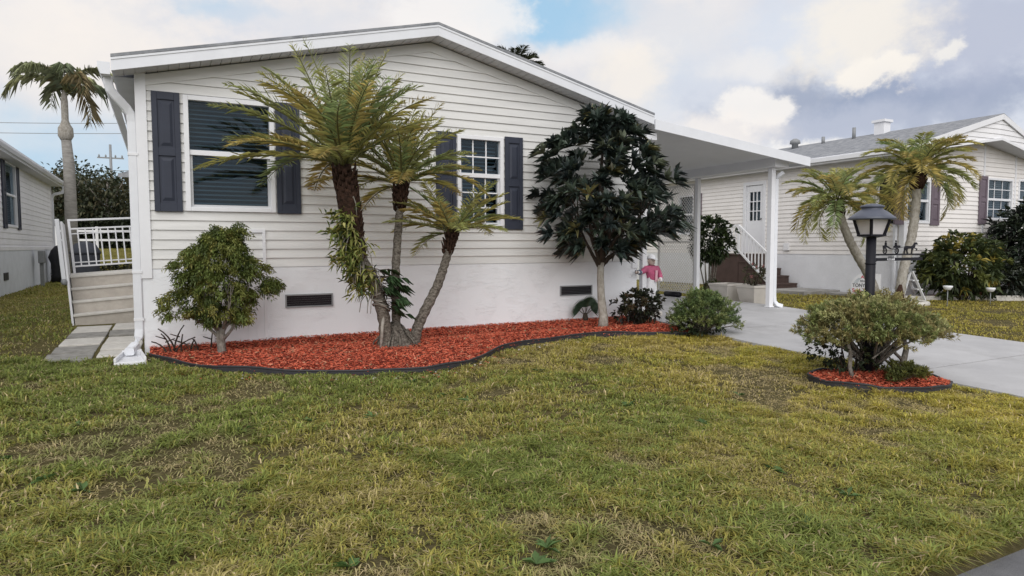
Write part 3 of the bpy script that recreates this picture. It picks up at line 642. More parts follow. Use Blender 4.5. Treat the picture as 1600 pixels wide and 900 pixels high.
# ------------------------------------------------------------------ grass
NBX = 15.6
def grass():
    L = Leaves()
    def band(n, x0, x1, y0, y1, wmul, hmul, excl=True, yellow=0.0):
        x = RNG.uniform(x0, x1, n); y = RNG.uniform(y0, y1, n)
        v = np.stack([x, y, ground(x, y)], 1)-CAM; zc_ = v@FW; px = 800+FPX*(v@RT)/np.maximum(zc_, .01); py = 450-FPX*(v@UP)/np.maximum(zc_, .01)
        k = (zc_ > .3) & (px > -700) & (px < 2900) & (py < 1250)
        k &= ~((x > DX0-.02) & (x < DX1+.0) & (y < 22.4)) & (y > YR+.015)
        k &= ~inpoly(x, y, BED) & ~inpoly(x, y, LBED) & ~((x > HX0-.02) & (x < HX1+.05) & (y > YF-.01) & (y < HB))
        k &= ~((x > -1.22) & (x < -.2) & (y > 8.7) & (y < 15)) & ~((x > -.54) & (x < -.15) & (y > 8.2) & (y < 8.8))
        k &= ~((x > NBX-.75) & (y > 9.5)) & ~((x < -3.7) & (y > 4) & (y < 31.2))
        bare = fb(x, y, .9, 31)+.12*(vnoise(x, y, .18, 77)-.5)
        for (bx, by, br) in ((2.1, 2.55, .45), (5.55, 4.7, .6), (3.6, 2.9, .28), (.6, 6.75, .35), (3.5, 6.7, .32), (1.9, 6.3, .25), (2.75, 2.05, .5), (5.7, 3.0, .4)):
            bare = bare-.20*np.exp(-((x-bx)**2+(y-by)**2)/br**2)
        gapn = vnoise(x, y, .085, 91); k &= RNG.random(n) < np.clip((bare-.22)/.16, .5, 1)*np.clip((gapn-.12)/.35, .12, 1)
        x, y, bare = x[k], y[k], bare[k]; n = len(x)
        g = fb(x, y, 1.7, 41); g2 = fb(x, y, .55, 51); q = g*.6+g2*.4+RNG.normal(0, .09, n)
        green = np.clip((q-.46)/.12, 0, 1); flat = np.clip((.36-bare)/.1, 0, 1); straw = np.clip((.42-q)/.12, 0, 1)*.55+flat*.8
        # the turf yellows towards the drive and is deeper green in the middle and on the left edge
        right = np.clip((x-3.2)/3.0, 0, 1); left = np.clip((1.0-x)/3, 0, 1)
        green = np.clip(green*(1-.55*right)+.25*left, 0, 1)
        cg = A(.245, .295, .075); cy = A(.56, .475, .09); cs = A(.54, .44, .25); co = A(.37, .335, .078)
        base = co*(1-right[:, None])+cy*right[:, None]
        col = base*(1-green[:, None])+cg*green[:, None]; st_ = np.clip(straw*RNG.uniform(.3, 1.3, n)+(RNG.random(n) < .07), 0, 1)[:, None]
        col = col*(1-st_)+cs*st_
        if yellow: col = col*(1-yellow)+A(.26, .21, .045)*yellow
        col = col*RNG.uniform(.65, 1.35, (n, 1))
        clump = np.clip(vnoise(x, y, .17, 61)*.75+vnoise(x, y, .07, 62)*.5-.1, 0, 1.2)**1.4
        H_ = (.018+.078*clump*RNG.uniform(.4, 1.3, n)+.012*green)*hmul*(1-.45*flat); W_ = RNG.uniform(.004, .009, n)*wmul*(1-.35*flat)
        a = RNG.uniform(0, 6.28, n)+3*clump; D = np.stack([np.cos(a), np.sin(a), np.zeros(n)], 1); bend = np.clip(RNG.normal(1.15, .45, n)+.8*flat, .1, 2.3)
        z = ground(x, y)+(fb(x, y, .8, 5)-.5)*.035*((y > YR+.2) & (np.abs(x) < 20))-.004
        L.blades(np.stack([x, y, z], 1), D, bend, H_, W_, col)
    band(200000, -2.2, 5.5, YR, 4.2, 1.0, 1.0)
    band(9000, 1.5, 6.9, YR-.0, YR+.14, 1.0, 1.2)
    band(240000, -4.5, 7.0, 4.0, 9.0, 1.35, 1.0)
    band(24000, 5.4, 7.0, 2.4, 7.4, 1.2, 1.1)
    band(26000, 5.5, 7.0, YR, 4.0, 1.1, 1.0)
    band(60000, -9, -.1, 8.6, 20, 1.9, 1.0)
    band(24000, -6, -.5, 20, 45, 3.2, 1.2, yellow=.4)
    band(66000, DX1, 18, YR, 9.9, 1.8, .8, yellow=.35)
    band(16000, 18, 26, YR, 9.9, 2.6, .9, yellow=.35)
    band(26000, DX1, 16, 9.5, 20, 2.2, .9, yellow=.2)
    tag(L.build('grass', M['grass']), 'patchy olive and straw coloured turf blades of the lawns', 'grass', kind='stuff')
grass()
def weeds():
    L = Leaves()
    for i in range(26):
        x = RNG.uniform(-1.5, 6.2); y = RNG.uniform(2.2, 6.2); n = RNG.integers(5, 10); a = RNG.uniform(0, 6.28, n)
        D = np.stack([np.cos(a), np.sin(a), RNG.uniform(.1, .7, n)], 1); P = np.tile([[x, y, float(ground(x, y))+.012]], (n, 1))
        L.add(P, D, RNG.uniform(.05, .11, n), RNG.uniform(.018, .036, n), (.085, .15, .045), .15)
    tag(L.build('broadleaf_weeds', M['leaf']), 'low broad leaved weeds dotted through the front lawn', 'weeds', kind='stuff')
    L = Leaves(); n = 420; k = RNG.integers(0, len(front)-10, n); P = front[k]+RNG.normal(0, .12, (n, 2))+np.stack([RNG.uniform(-.1, .1, n), -np.abs(RNG.normal(.05, .16, n))], 1)
    ok = ~inpoly(P[:, 0], P[:, 1], BED); P = P[ok]; n = len(P); a = RNG.uniform(0, 6.28, n)
    L.add(np.stack([P[:, 0], P[:, 1], ground(P[:, 0], P[:, 1])+RNG.uniform(.01, .035, n)], 1), np.stack([np.cos(a), np.sin(a), np.zeros(n)], 1), RNG.uniform(.02, .06, n), RNG.uniform(.008, .02, n), mixcol([(.42, .10, .06), (.30, .2, .12), (.46, .36, .2)], [5, 3, 2], n), .0)
    n = 260; x = RNG.uniform(-.1, 6.9, n); y = RNG.uniform(6.7, 8.8, n); ok = inpoly(x, y, BED); x, y = x[ok], y[ok]; n = len(x); a = RNG.uniform(0, 6.28, n)
    L.add(np.stack([x, y, bedz(x, y)+.028], 1), np.stack([np.cos(a), np.sin(a), RNG.uniform(-.1, .3, n)], 1), RNG.uniform(.03, .08, n), RNG.uniform(.012, .03, n), mixcol([(.30, .22, .12), (.16, .10, .06), (.42, .33, .18)], [3, 3, 2], n), .0)
    tag(L.build('leaf_litter', M['leaf']), 'dry leaves and stray bark chips on and around the front bed', 'litter', kind='stuff')
    mb = MB()
    for i in range(90):
        t = random.random(); p = front[int(t*(len(front)-9))]; x = p[0]+random.uniform(-.15, .2); y = p[1]-random.uniform(.03, .22); z = float(ground(x, y)); s_ = random.uniform(.008, .022)
        mb.lathe((x, y, z+.008), [(s_*.3, -s_*.4), (s_, 0), (s_*.7, s_*.4), (s_*.1, s_*.6)], 6, squash=random.uniform(.6, 1), rot=random.random())
    tag(mb.build('gravel', M['stone']), 'pale gravel bits scattered along the bed edging', 'gravel', kind='stuff')
weeds()

# ------------------------------------------------------------------ plants
def frond(L, mb, base, az, e0, droop, ln, nl, ll, col, wl=.013, twist=0.0, petiole=.12, tipcol=None, hang=(.08, .35), spreadang=(34, 60)):
    """one feather leaf: arched rachis with rows of narrow leaflets on both sides"""
    K = 14; t = np.linspace(0, 1, K); el = e0-droop*t**1.25; st = ln/(K-1)
    azs = az+twist*t; d = np.stack([np.cos(el)*np.sin(azs), np.cos(el)*np.cos(azs), np.sin(el)], 1)
    P = base+np.concatenate([[np.zeros(3)], np.cumsum((d[:-1]+d[1:])/2*st, 0)])
    if mb is not None: mb.tube(P, list(np.linspace(.011, .002, K)*(ln/.9)), 4)
    tt = np.linspace(petiole, 1, nl)
    Q = np.stack([np.interp(tt, t, P[:, k]) for k in range(3)], 1); T = norm(np.stack([np.interp(tt, t, d[:, k]) for k in range(3)], 1))
    side = norm(np.cross(T, np.tile(A(0, 0, 1), (nl, 1))+1e-6)); nor = norm(np.cross(side, T))
    lf = ll*np.clip(np.sin(np.pi*(.12+.86*(tt-petiole)/(1-petiole)))**.55, .2, 1)
    for s_ in (-1, 1):
        ang = np.radians(RNG.uniform(*spreadang, nl)); lift = RNG.normal(.5, .2, nl)
        D = T*np.cos(ang)[:, None]+side*s_*np.sin(ang)[:, None]+nor*(lift*.6)[:, None]
        c = np.tile(np.array(col, float), (nl, 1))*RNG.uniform(.55, 1.45, (nl, 1))
        if tipcol is not None: w = (np.clip((tt-.35)/.65, 0, 1)**1.2)[:, None]*.8; c = c*(1-w)+np.array(tipcol)*w
        L.add(Q, D, lf*RNG.uniform(.85, 1.1, nl), wl, c, droop=RNG.uniform(*hang, (nl, 1)), up=nor, fold=.2, broad=.4, jitter=.1)
PALMC = [(.45, .49, .20), (.54, .53, .20), (.36, .46, .21), (.60, .51, .19)]
def palm(name, label, trunk, r0, r1, crown_n, ln, top, group=None, boots=True, spread=1.0, nl=46, ll=.2, wl=.013, dead=.12, lean=(0, 0), bark=None, yellow=.3, bootr=1.0, cat='palm', e_lo=-.25, e_hi=1.45, drp=(.7, 1.5), skew=0):
    base = A(*trunk[0]); T_ = thing(name, tuple(base), label, cat, group)
    # trunk
    pts = []; n = len(trunk); P = np.array(trunk, float); tt = np.linspace(0, n-1, 34)
    for t in tt:
        i = min(int(t), n-2); f = t-i; p0, p1, p2, p3 = P[max(i-1, 0)], P[i], P[i+1], P[min(i+2, n-1)]
        pts.append(.5*((2*p1)+(-p0+p2)*f+(2*p0-5*p1+4*p2-p3)*f*f+(-p0+3*p1-3*p2+p3)*f**3))
    rad = [r0+(r1-r0)*i/33+(.6*r0*max(0, 1-i/4)**2) for i in range(34)]
    rad = [r*(1+.06*((i % 2)*2-1)) for i, r in enumerate(rad)]
    mb = MB(); mb.tube(pts, rad, 14, jit=.05); trunk_o = mb.build('trunk', M[bark or 'palmbark'], T_)
    c = pts[-1]; ax = norm(pts[-1]-pts[-4])
    if boots:
        bm = MB(); hh = boots
        k = int(hh*150)
        bm.tube([c-ax*hh, c-ax*hh*.7, c-ax*hh*.3, c+ax*.05], [r1*.9, r1*1.08*bootr, r1*1.42*bootr, r1*1.0], 12, jit=.1)
        for i in range(k):
            a = i*2.4; u = i/k; q = c-ax*hh*(1-u); rr = r1*(.88+.5*u)*bootr; d = A(math.cos(a), math.sin(a), 0)
            p = q+d*rr*.8; bm.tube([p, p+d*.03+A(0, 0, .025), p+d*random.uniform(.03, .06)+A(0, 0, random.uniform(.06, .11))], [.022, .016, .006], 4)
        bm.build('leaf_boots', M['palmdark'], trunk_o)
    L = Leaves(); mb = MB()
    for i in range(crown_n):
        u = (i+.5)/crown_n; az = i*2.39996+random.uniform(-.25, .25)
        e0 = e_lo+(e_hi-e_lo)*u**.8+random.uniform(-.12, .12); dr = random.uniform(*drp)*(1-.35*u)
        l_ = ln*random.uniform(.85, 1.1)*(1-.12*u)
        col = PALMC[random.choices(range(4), (4, 3, 3, 10*yellow*(1-u)))[0]]
        tip = (.58, .42, .15) if random.random() < dead*1.3*(1.2-u) else ((.60, .54, .19) if random.random() < yellow*.8 else None)
        e0 += skew*max(0, math.sin(az))*(1-u); l_ *= 1-.25*(skew > 0)*max(0, math.sin(az))*(1-u)
        b = c+A(math.sin(az)*r1*.6+lean[0]*.0, math.cos(az)*r1*.6, random.uniform(0, top))
        frond(L, mb, b, az, e0, dr*spread, l_, nl, ll, col, wl, random.uniform(-.35, .35), tipcol=tip)
    o = L.build('crown', M['frond'], T_); mb.build('leaf_stalks', M['leafstalk'], T_)
    return T_, pts
M['leafstalk'] = mat('leaf_stalk', (.13, .135, .05), .6, .3, var=.2)
def tp(l, Y0, Y1):          # trunk pixel trace at a real distance
    n = len(l); return [tuple(atY(x, y, Y0+(Y1-Y0)*i/(n-1))) for i, (x, y) in enumerate(l)]
g0 = 7.75
tA = tp([(603, 553), (600, 500), (585, 445), (560, 395), (547, 330), (537, 264)], 7.72, 7.55); tA[0] = (tA[0][0], tA[0][1], .02)
_, ptsA = palm('date_palm', 'tallest feathery date palm leaning left with fern covered trunk in the mulch bed', tA, .07, .08, 46, 1.45, .14, 'date palms in the front mulch bed', boots=1.15, nl=36, ll=.27, wl=.0070, yellow=.26, bootr=1.1, e_lo=-.05, drp=(.35, 1.1), skew=.75)
tB = tp([(620, 550), (619, 500), (618, 430), (622, 362), (627, 292)], 7.82, 7.86); tB[0] = (tB[0][0], tB[0][1], .02)
palm('date_palm', 'middle date palm with straight upright trunk in front of the right window', tB, .056, .046, 38, 1.12, .1, 'date palms in the front mulch bed', boots=.30, nl=32, ll=.22, wl=.0068, yellow=.3, e_lo=.1, dead=.2, bootr=1.15, drp=(.5, 1.3))
tC = tp([(646, 545), (655, 505), (683, 447), (697, 405), (708, 366)], 7.78, 7.70); tC[0] = (tC[0][0], tC[0][1], .02)
palm('date_palm', 'shortest date palm leaning right with low crown below the right window', tC, .072, .045, 24, .9, .06, 'date palms in the front mulch bed', boots=.26, nl=32, ll=.20, wl=.0068, yellow=.45, e_lo=.1, e_hi=1.0, drp=(.4, 1.0))
# root clump belongs to the fused base
def rootclump():
    c = A(*tB[0]); mb = MB()
    mb.lathe((c[0]-.02, c[1]-.03, .02), [(.30, -.06), (.27, .02), (.20, .10), (.15, .17), (.09, .26), (.04, .32)], 18, squash=.75)
    V = mb.v; mb.v = [(x+random.uniform(-.02, .02), y+random.uniform(-.02, .02), z+random.uniform(-.012, .012)) for x, y, z in V]
    for i in range(60):
        a = random.uniform(0, 6.28); r = random.uniform(.18, .30); x, y = c[0]-.02+r*math.cos(a), c[1]-.03+r*.75*math.sin(a)
        mb.tube([(c[0]+.5*(x-c[0]), c[1]+.5*(y-c[1]), .24), (x, y, .11), (x+.03*math.cos(a), y+.03*math.sin(a), .0)], [.012, .011, .007], 5)
    par = [o for o in bpy.data.objects if o.name == 'date_palm.001'][0]
    mb.build('root_clump', M['palmbark'], par)
    mb = MB(); x = atY(598, 500, 7.63)                    # split husk hanging on the left trunk
    mb.tube([tuple(atY(603, 470, 7.66)), tuple(atY(598, 505, 7.62)), tuple(atY(595, 545, 7.6))], [.012, .022, .016], 6)
    par = [o for o in bpy.data.objects if o.name == 'date_palm'][0]; mb.build('husk', M['palegrey'], par)
rootclump()
# ferns and vine on the big trunk
def epiphytes():
    pts = ptsA; rng = random
    T_ = thing('climbing_fern', tuple(pts[20]), 'yellow green strap leaved fern growing on the tallest date palm trunk', 'fern'); L = Leaves()
    for i in range(165):
        k = rng.randint(13, 26); p = pts[k]; a = rng.gauss(math.pi*1.1, .8); d = A(math.cos(a), math.sin(a)*.8-.25, rng.uniform(-.3, .5))
        n = rng.randint(4, 8); b = p+norm(d*A(1, 1, 0))*.08+A(0, 0, rng.uniform(-.05, .05))
        u = np.linspace(.1, 1, n)[:, None]; ln = rng.uniform(.07, .25); Q = b+d*ln*u+A(0, 0, -1)*u*u*ln*.3
        D = np.tile(d, (n, 1))*.7+rv(n)*1.0+A(0, 0, -.15)
        L.add(Q, D, RNG.uniform(.07, .14, n), RNG.uniform(.018, .034, n), mixcol([(.26, .28, .075), (.16, .20, .05), (.40, .38, .14), (.06, .09, .03)], [4, 4, 3, 2], n), .25)
    L.build('leaves', M['leaf'], T_)
    mb = MB()
    for i in range(22):
        k = rng.randint(11, 28); a = rng.uniform(2.0, 5.5); p = pts[k]; d = A(math.cos(a), math.sin(a), 0)
        mb = MB(); mb.tube([p+d*.075, p+d*.14+A(0, 0, .03), p+d*.2+A(0, 0, -.05), p+d*.22+A(0, 0, -.18)], [.008, .007, .006, .004], 5); mb.build('rhizome', M['paledead'], T_)
    T_ = thing('climbing_philodendron', tuple(pts[14]), 'dark green lobed leaf climber on the right side of the tallest date palm trunk', 'climber'); L = Leaves(); mb = MB()
    for i in range(34):
        k = rng.randint(9, 16); p = pts[k]; a = rng.uniform(-.9, .7); d = norm(A(math.cos(a), math.sin(a)-.35, rng.uniform(-.35, .5)))
        ln = rng.uniform(.1, .34); e = p+d*ln+A(0, 0, rng.uniform(-.08, .05)); mb.tube([p, (p+e)/2+A(0, 0, .03), e], .005, 4)
        for s_ in (-.7, -.3, 0, .3, .7):
            dd = norm(A(math.cos(a+s_), math.sin(a+s_)-.3, -.25)); L.add([e], [dd], rng.uniform(.11, .2), rng.uniform(.035, .06), (.045, .085, .035), .3)
    L.build('leaves', M['leaf'], T_); mb.build('stems', M['twig'], T_)
    mb = MB()
    for k in (9, 10, 11, 12):
        p = pts[k]; mb.tube([p+A(.10*math.cos(a), .10*math.sin(a), .05*math.cos(a+k)) for a in np.linspace(0, 6.28, 14)], .010, 5)
    mb.build('aerial_roots', M['paledead'], T_)
epiphytes()

def branchy(mb, p, d, ln, r, depth, tips, spread=.6, up=.15, nseg=4, kids=(2, 3)):
    pts = [A(*p)]; d = norm(A(*d))
    for i in range(nseg): d = norm(d+rv(1)[0]*.18+A(0, 0, up*.3)); pts.append(pts[-1]+d*ln/nseg)
    mb.tube(pts, list(np.linspace(r, r*.6, nseg+1)), 7 if r > .012 else 5, jit=.06)
    if depth == 0: tips.append((pts[-1], d)); return
    for k in range(random.randint(*kids)):
        dd = norm(d+rv(1)[0]*spread+A(0, 0, up)); branchy(mb, pts[-1], dd, ln*random.uniform(.6, .85), r*.6, depth-1, tips, spread, up, nseg, kids)
def blobpts(n, c, r, shell=.5, prof=None):
    v = rv(n)*(shell+(1-shell)*RNG.random((n, 1))**.5)
    return np.array(c)+v*np.array(r)
# ---- fine leaved shrub, left of the bed
def aralia():
    b = A(.56, 8.12, .03); T_ = thing('aralia_shrub', tuple(b), 'fine leaved olive green shrub on a stubby trunk in the left of the bed', 'shrub')
    mb = MB(); mb.tube([b+A(0, 0, -.05), b+A(.0, 0, .08), b+A(-.01, .0, .2), b+A(-.0, 0, .32)], [.058, .05, .046, .05], 10, jit=.08)
    tips = []
    for i in range(9):
        a = i*6.28/9+random.uniform(-.3, .3); d = A(math.cos(a)*.9, math.sin(a)*.7, random.uniform(.7, 1.2))
        branchy(mb, b+A(math.cos(a)*.025, math.sin(a)*.02, random.uniform(.18, .32)), d, .26, .02, 2, tips, .55, .3, 4, (2, 2))
    mb.build('trunk', M['bark'], T_)
    L = Leaves(); clumps = []
    # uneven crown made of drooping sprays, wide below and stepped towards a narrow top
    for i in range(430):
        z = random.random()**.9; zz = .40+z*1.02; w = np.interp(zz, [.34, .5, .68, .85, 1.05, 1.2, 1.32, 1.42], [.14, .34, .52, .53, .46, .34, .2, .08]); a = random.uniform(0, 6.28)
        rr = .74*w*math.sqrt(random.uniform(.12, 1))*(1+.16*math.sin(3*a+zz*9)+.12*math.sin(5*a-zz*14))
        off = .10*math.sin(zz*5)
        clumps.append((b[0]+rr*math.cos(a)+off*.4, b[1]+rr*.8*math.sin(a), zz, a, rr/w))
    for ri, rz, ra in ((.74, .80, .1), (.70, .86, -.1), (.66, .76, .2), (.60, .98, 0), (-.66, .66, 3.3), (-.7, .56, 3.2), (.12, 1.42, 1), (.2, 1.44, 0)):
        for q in range(5): clumps.append((b[0]+ri*.68+random.uniform(-.06, .06), b[1]+random.uniform(-.15, .1), rz+random.uniform(-.06, .06), 0 if ri > 0 else 3.14, 1))
    hue = {}
    for x, y, z, a, o in clumps:
        n = 74; d = norm(A(math.cos(a)*o, math.sin(a)*o, random.uniform(-.1, .6))); ln = random.uniform(.08, .15)
        u = RNG.random((n, 1)); P = A(x, y, z)+d*ln*u+rv(n)*.035+A(0, 0, -1)*u*u*ln*.6; D = np.tile(d, (n, 1))*.6+rv(n)*.8+A(0, 0, -.3)
        c = mixcol([(.14, .18, .045), (.20, .22, .058), (.085, .115, .034), (.27, .26, .075)], [4, 4, 3, 1.2], 1)
        L.add(P, D, RNG.uniform(.022, .05, n), RNG.uniform(.010, .018, n), c*np.ones((n, 3)), .3, jitter=.35)
    L.build('crown', M['leaf'], T_)
aralia()
# ---- dark big leaved tree
def darktree():
    b = A(5.81, 8.18, .03); T_ = thing('broadleaf_tree', tuple(b), 'small tree with pale trunk and dense crown of dark drooping leaves', 'tree')
    mb = MB(); tips = []
    mb.tube([b+A(0, 0, -.05), b+A(.01, 0, .15), b+A(-.03, 0, .45), b+A(-.05, 0, .75), b+A(-.045, 0, 1.0)], [.085, .064, .056, .054, .052], 12, jit=.07); tk = mb.build('trunk', M['palegrey'], T_); mb = MB()
    f = b+A(-.045, 0, .98)
    for i in range(9):
        a = i*2.4; branchy(mb, f+A(0, 0, random.uniform(-.12, .2)), A(math.cos(a)*.8, math.sin(a)*.8, random.uniform(.5, 1.5)), .5, .034, 2, tips, .6, .25, 4, (2, 3))
    mb.tube([f, f+A(.05, 0, .6), f+A(.0, .03, 1.2), f+A(.05, 0, 1.9)], [.06, .045, .03, .012], 8); mb.tube([f+A(0, 0, -.08), f+A(.12, -.03, .08), f+A(.3, -.05, .18)], [.035, .028, .02], 8)
    mb.build('limbs', M['twig'], tk)
    L = Leaves(); c0 = A(5.72, 8.12, 0); heads = []
    tiers = []
    for i in range(118):
        zz = 1.14+2.0*((i+.5)/118)**.95
        tiers.append((zz, i*2.39996+random.uniform(-.4, .4), random.choice((.45, .8, .95, 1.0))))
    for i in range(640):
        zz, a, k0 = tiers[i % 118]; zz += random.gauss(0, .035); a += random.gauss(0, .13)
        w = np.interp(zz, [1.0, 1.15, 1.4, 1.7, 2.15, 2.5, 2.8, 3.05, 3.2, 3.3], [.34, .54, .78, .90, .88, .74, .54, .36, .2, .08])
        k = k0*random.uniform(.82, 1.06); bump = 1+.13*math.sin(3*a+zz*7)+.10*math.sin(7*a-zz*11)+random.choice((0, 0, 0, .1, .18))
        off = np.interp(zz, [1, 1.5, 2.2, 3.3], [.16, .10, .0, .06])
        heads.append((c0+A(off+w*k*bump*math.cos(a), w*k*bump*math.sin(a)*.9, zz), a, k, (zz-1)/2.3))
    for p, a, k, u in heads:
        n = random.randint(9, 14); th = RNG.uniform(0, 6.28, n); out = norm(A(math.cos(a)*k, math.sin(a)*k, .2+.85*u))
        q = norm(np.cross(out, A(.1, .2, 1))); r_ = np.cross(out, q)
        D = out*RNG.uniform(.5, 1.5, (n, 1))+q*np.cos(th)[:, None]+r_*np.sin(th)[:, None]+A(0, 0, .12)
        c = mixcol([(.042, .062, .050), (.060, .082, .060), (.030, .042, .040), (.12, .14, .095), (.15, .14, .06)], [4, 3, 3, .8, .25], 1)
        L.add(np.tile(p, (n, 1)), D, RNG.uniform(.14, .25, n), RNG.uniform(.045, .075, n), c*np.ones((n, 3)), RNG.uniform(.05, .38, (n, 1)), fold=.22, jitter=.3)
    L.build('crown', M['gloss'], T_)
darktree()
def fanpalm():
    b = A(5.83, 8.68, .07); T_ = thing('fan_palm_seedling', tuple(b), 'tiny fan palm seedling against the skirting beside the dark leaved tree', 'palm')
    mb = MB(); L = Leaves()
    mb.tube([b+A(0, 0, -.03), b+A(0, 0, .06), b+A(0, 0, .14)], [.035, .045, .03], 8)
    for a0, e, ln in ((.3, .9, .17), (2.7, .95, .16), (1.4, 1.35, .2), (-.5, .6, .13), (3.4, .6, .14), (2.0, 1.3, .14)):
        d = norm(A(math.cos(a0)*math.cos(e), -.3*abs(math.sin(a0)), math.sin(e))); tip = b+A(0, 0, .1)+d*ln; mb.tube([b+A(0, 0, .1), tip], .006, 4)
        n = 16; th = np.linspace(-1.25, 1.25, n); s_ = norm(np.cross(d, A(0, 1, .2))); D = d*np.cos(th)[:, None]+s_*np.sin(th)[:, None]
        L.add(np.tile(tip, (n, 1)), D, .17, .026, (.035, .06, .035), .12, up=np.tile(A(0, -1, .2), (n, 1)))
    mb.build('stem', M['twig'], T_); L.build('fronds', M['leaf'], T_)
fanpalm()
def bush(name, label, b, r, n, ll, lw, cols, wts, cat='shrub', stems=10, stemm='twig', z0=.1, droop=.25, m='leaf', lump=.2, heads=None, group=None, per=8, up=.3, seed=0, flat=1.0, shell=.35):
    """loose shrub: branching stems, leaf heads through an uneven crown"""
    b = A(*b); r = A(*r); T_ = thing(name, tuple(b), label, cat, group); mb = MB(); tips = []
    for i in range(stems):
        a = i*2.4+random.uniform(-.3, .3); k = random.uniform(.2, .75)
        e = b+A(math.cos(a)*r[0]*k, math.sin(a)*r[1]*k, z0+r[2]*random.uniform(.7, 1.6)); s_ = b+A(math.cos(a)*r[0]*.1, math.sin(a)*r[1]*.1, -.03)
        mb.tube(curve(s_, (s_+e)/2+A(math.cos(a)*.08*r[0], math.sin(a)*.08*r[1], .1*r[2]), e, 7), list(np.linspace(.02, .006, 7)*max(.5, r[2]/.6)), 6, jit=.08)
    mb.build('stems', M[stemm], T_); L = Leaves(); H_ = []
    for i in range(n):
        v = rv(1)[0]; k = (shell+(1-shell)*random.random())**.6; a = math.atan2(v[1], v[0]); q = 1+lump*(math.sin(3*a+seed+v[2]*3)+.7*math.sin(5.3*a+2*seed-v[2]*4))*.6
        zz = v[2]*k; H_.append((b+A(v[0]*k*q*r[0], v[1]*k*q*r[1], z0+r[2]*(1+zz*flat)), v))
    for p, v in H_:
        k = per; D = rv(k)*.8+v*.7+A(0, 0, up); c = mixcol(cols, wts, 1)
        L.add(np.tile(p, (k, 1))+rv(k)*ll*.25, D, RNG.uniform(ll*.7, ll*1.2, k), RNG.uniform(lw*.7, lw*1.2, k), c*np.ones((k, 3)), droop, jitter=.3)
    L.build('foliage', M[m], T_); return T_
bush('dark_shrub', 'dark bronze leaved low shrub at the corner of the home below the statue', (6.5, 8.22, .03), (.36, .32, .24), 170, .085, .038, [(.035, .045, .025), (.07, .065, .035), (.03, .03, .025), (.11, .08, .045)], [4, 2, 3, 1], m='leaf', lump=.45, z0=.06, seed=1, stems=12)
# dead twigs at the left end of the bed
def twigs():
    b = A(.06, 8.62, .05); T_ = tag(bpy.data.objects.new('t', None), '', '') if False else None; mb = MB()
    for (x, dx_, z, ) in ((0, -.10, .22), (.02, .12, .3), (.05, -.18, .26), (.03, .22, .16), (-.04, -.16, .12), (.1, .02, .2), (.42, .03, .2), (.5, .12, .16), (.28, -.05, .12), (.2, .05, .12)):
        p = b+A(x, random.uniform(-.06, .05), -.04); e = p+A(dx_, random.uniform(-.1, .1), z+.04)
        mb.tube(curve(p, (p+e)/2+A(-dx_*.3, 0, .05), e, 6), list(np.linspace(.012, .007, 6)), 6, jit=.15)
        if z > .15: mb.tube([p+(e-p)*.6, p+(e-p)*.6+A(random.choice((-1, 1))*.1, 0, .04)], [.008, .005], 5)
    L = Leaves(); n = 50; P = b+A(.18, 0, .02)+rv(n)*A(.1, .05, .05); L.add(P, rv(n)+A(0, 0, .3), .05, .015, (.10, .075, .045), .3)
    o = thing('dead_plant', tuple(b), 'leafless dark cut back plant at the left end of the mulch bed', 'dead plant')
    mb.build('stems', M['twig'], o); L.build('dry_leaves', M['leaf'], o)
twigs()
# ---- junipers
def juniper(name, label, b, tufts, cols, wts, per=26, ll=.045, stems=None, bronze=.3, lw=.010):
    b = A(*b); T_ = thing(name, tuple(b), label, 'juniper'); L = Leaves(); mb = MB()
    if stems:
        for pts, r in stems: mb.tube([b+A(*p) for p in pts], r, 7, jit=.12)
    for (c, r) in tufts:
        c = b+A(*c); out = norm(A(c[0]-b[0], c[1]-b[1], .30*abs(c[2]-b[2])+.08)); 
        if not stems or random.random() < .35: mb.tube(curve(b+A(0, 0, .02), b+(c-b)*A(.5, .5, .75), c, 6), list(np.linspace(.016, .006, 6)), 5, jit=.1)
        cc = mixcol(cols, wts, 1)[0]
        for k in range(14):                             # sprays: each a small plume
            p = c+rv(1)[0]*A(r, r, r*.42); d = norm(out+rv(1)[0]*.55+A(0, 0, .15)); ln = r*random.uniform(.5, .95); n = per
            u = RNG.random((n, 1)); P = p+d*ln*u+rv(n)*.020*(1.15-u); D = d*.9+rv(n)*.75
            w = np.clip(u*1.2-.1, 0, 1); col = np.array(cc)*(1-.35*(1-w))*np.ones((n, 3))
            L.add(P, D, RNG.uniform(ll*.6, ll*1.1, n), lw*1.25, col, .05, jitter=.3)
    L.build('foliage', M['leaf'], T_); mb.build('stems', M['bark'], T_)
def dome(n, rx, ry, z0, z1, pw=.6, sd=0, seedk=1.0):
    out = []
    for i in range(n):
        a = i*2.39996+random.uniform(-.2, .2); k = ((i+.5)/n)**.5*random.uniform(.9, 1.08); q = 1+.12*math.sin(3*a+sd)
        out.append(((rx*k*q*math.cos(a), ry*k*q*math.sin(a), z1-(z1-z0)*k**2*pw/.6+random.uniform(-.05, .05)), random.uniform(.09, .14)))
    return out
JC = [(.31, .35, .13), (.36, .32, .14), (.25, .29, .11), (.46, .46, .21)]
jb = A(6.5, 4.36, float(ground(0, 4.3))+.07)
tu = dome(112, .68, .55, .38, .70, .6, 1)+[((.63*math.cos(a), .5*math.sin(a), z), .1) for a, z in ((.0, .40), (.2, .34), (-.3, .42), (2.9, .42), (3.3, .38), (3.6, .46), (-.9, .44), (-1.4, .45), (-1.9, .46), (-2.3, .44))]
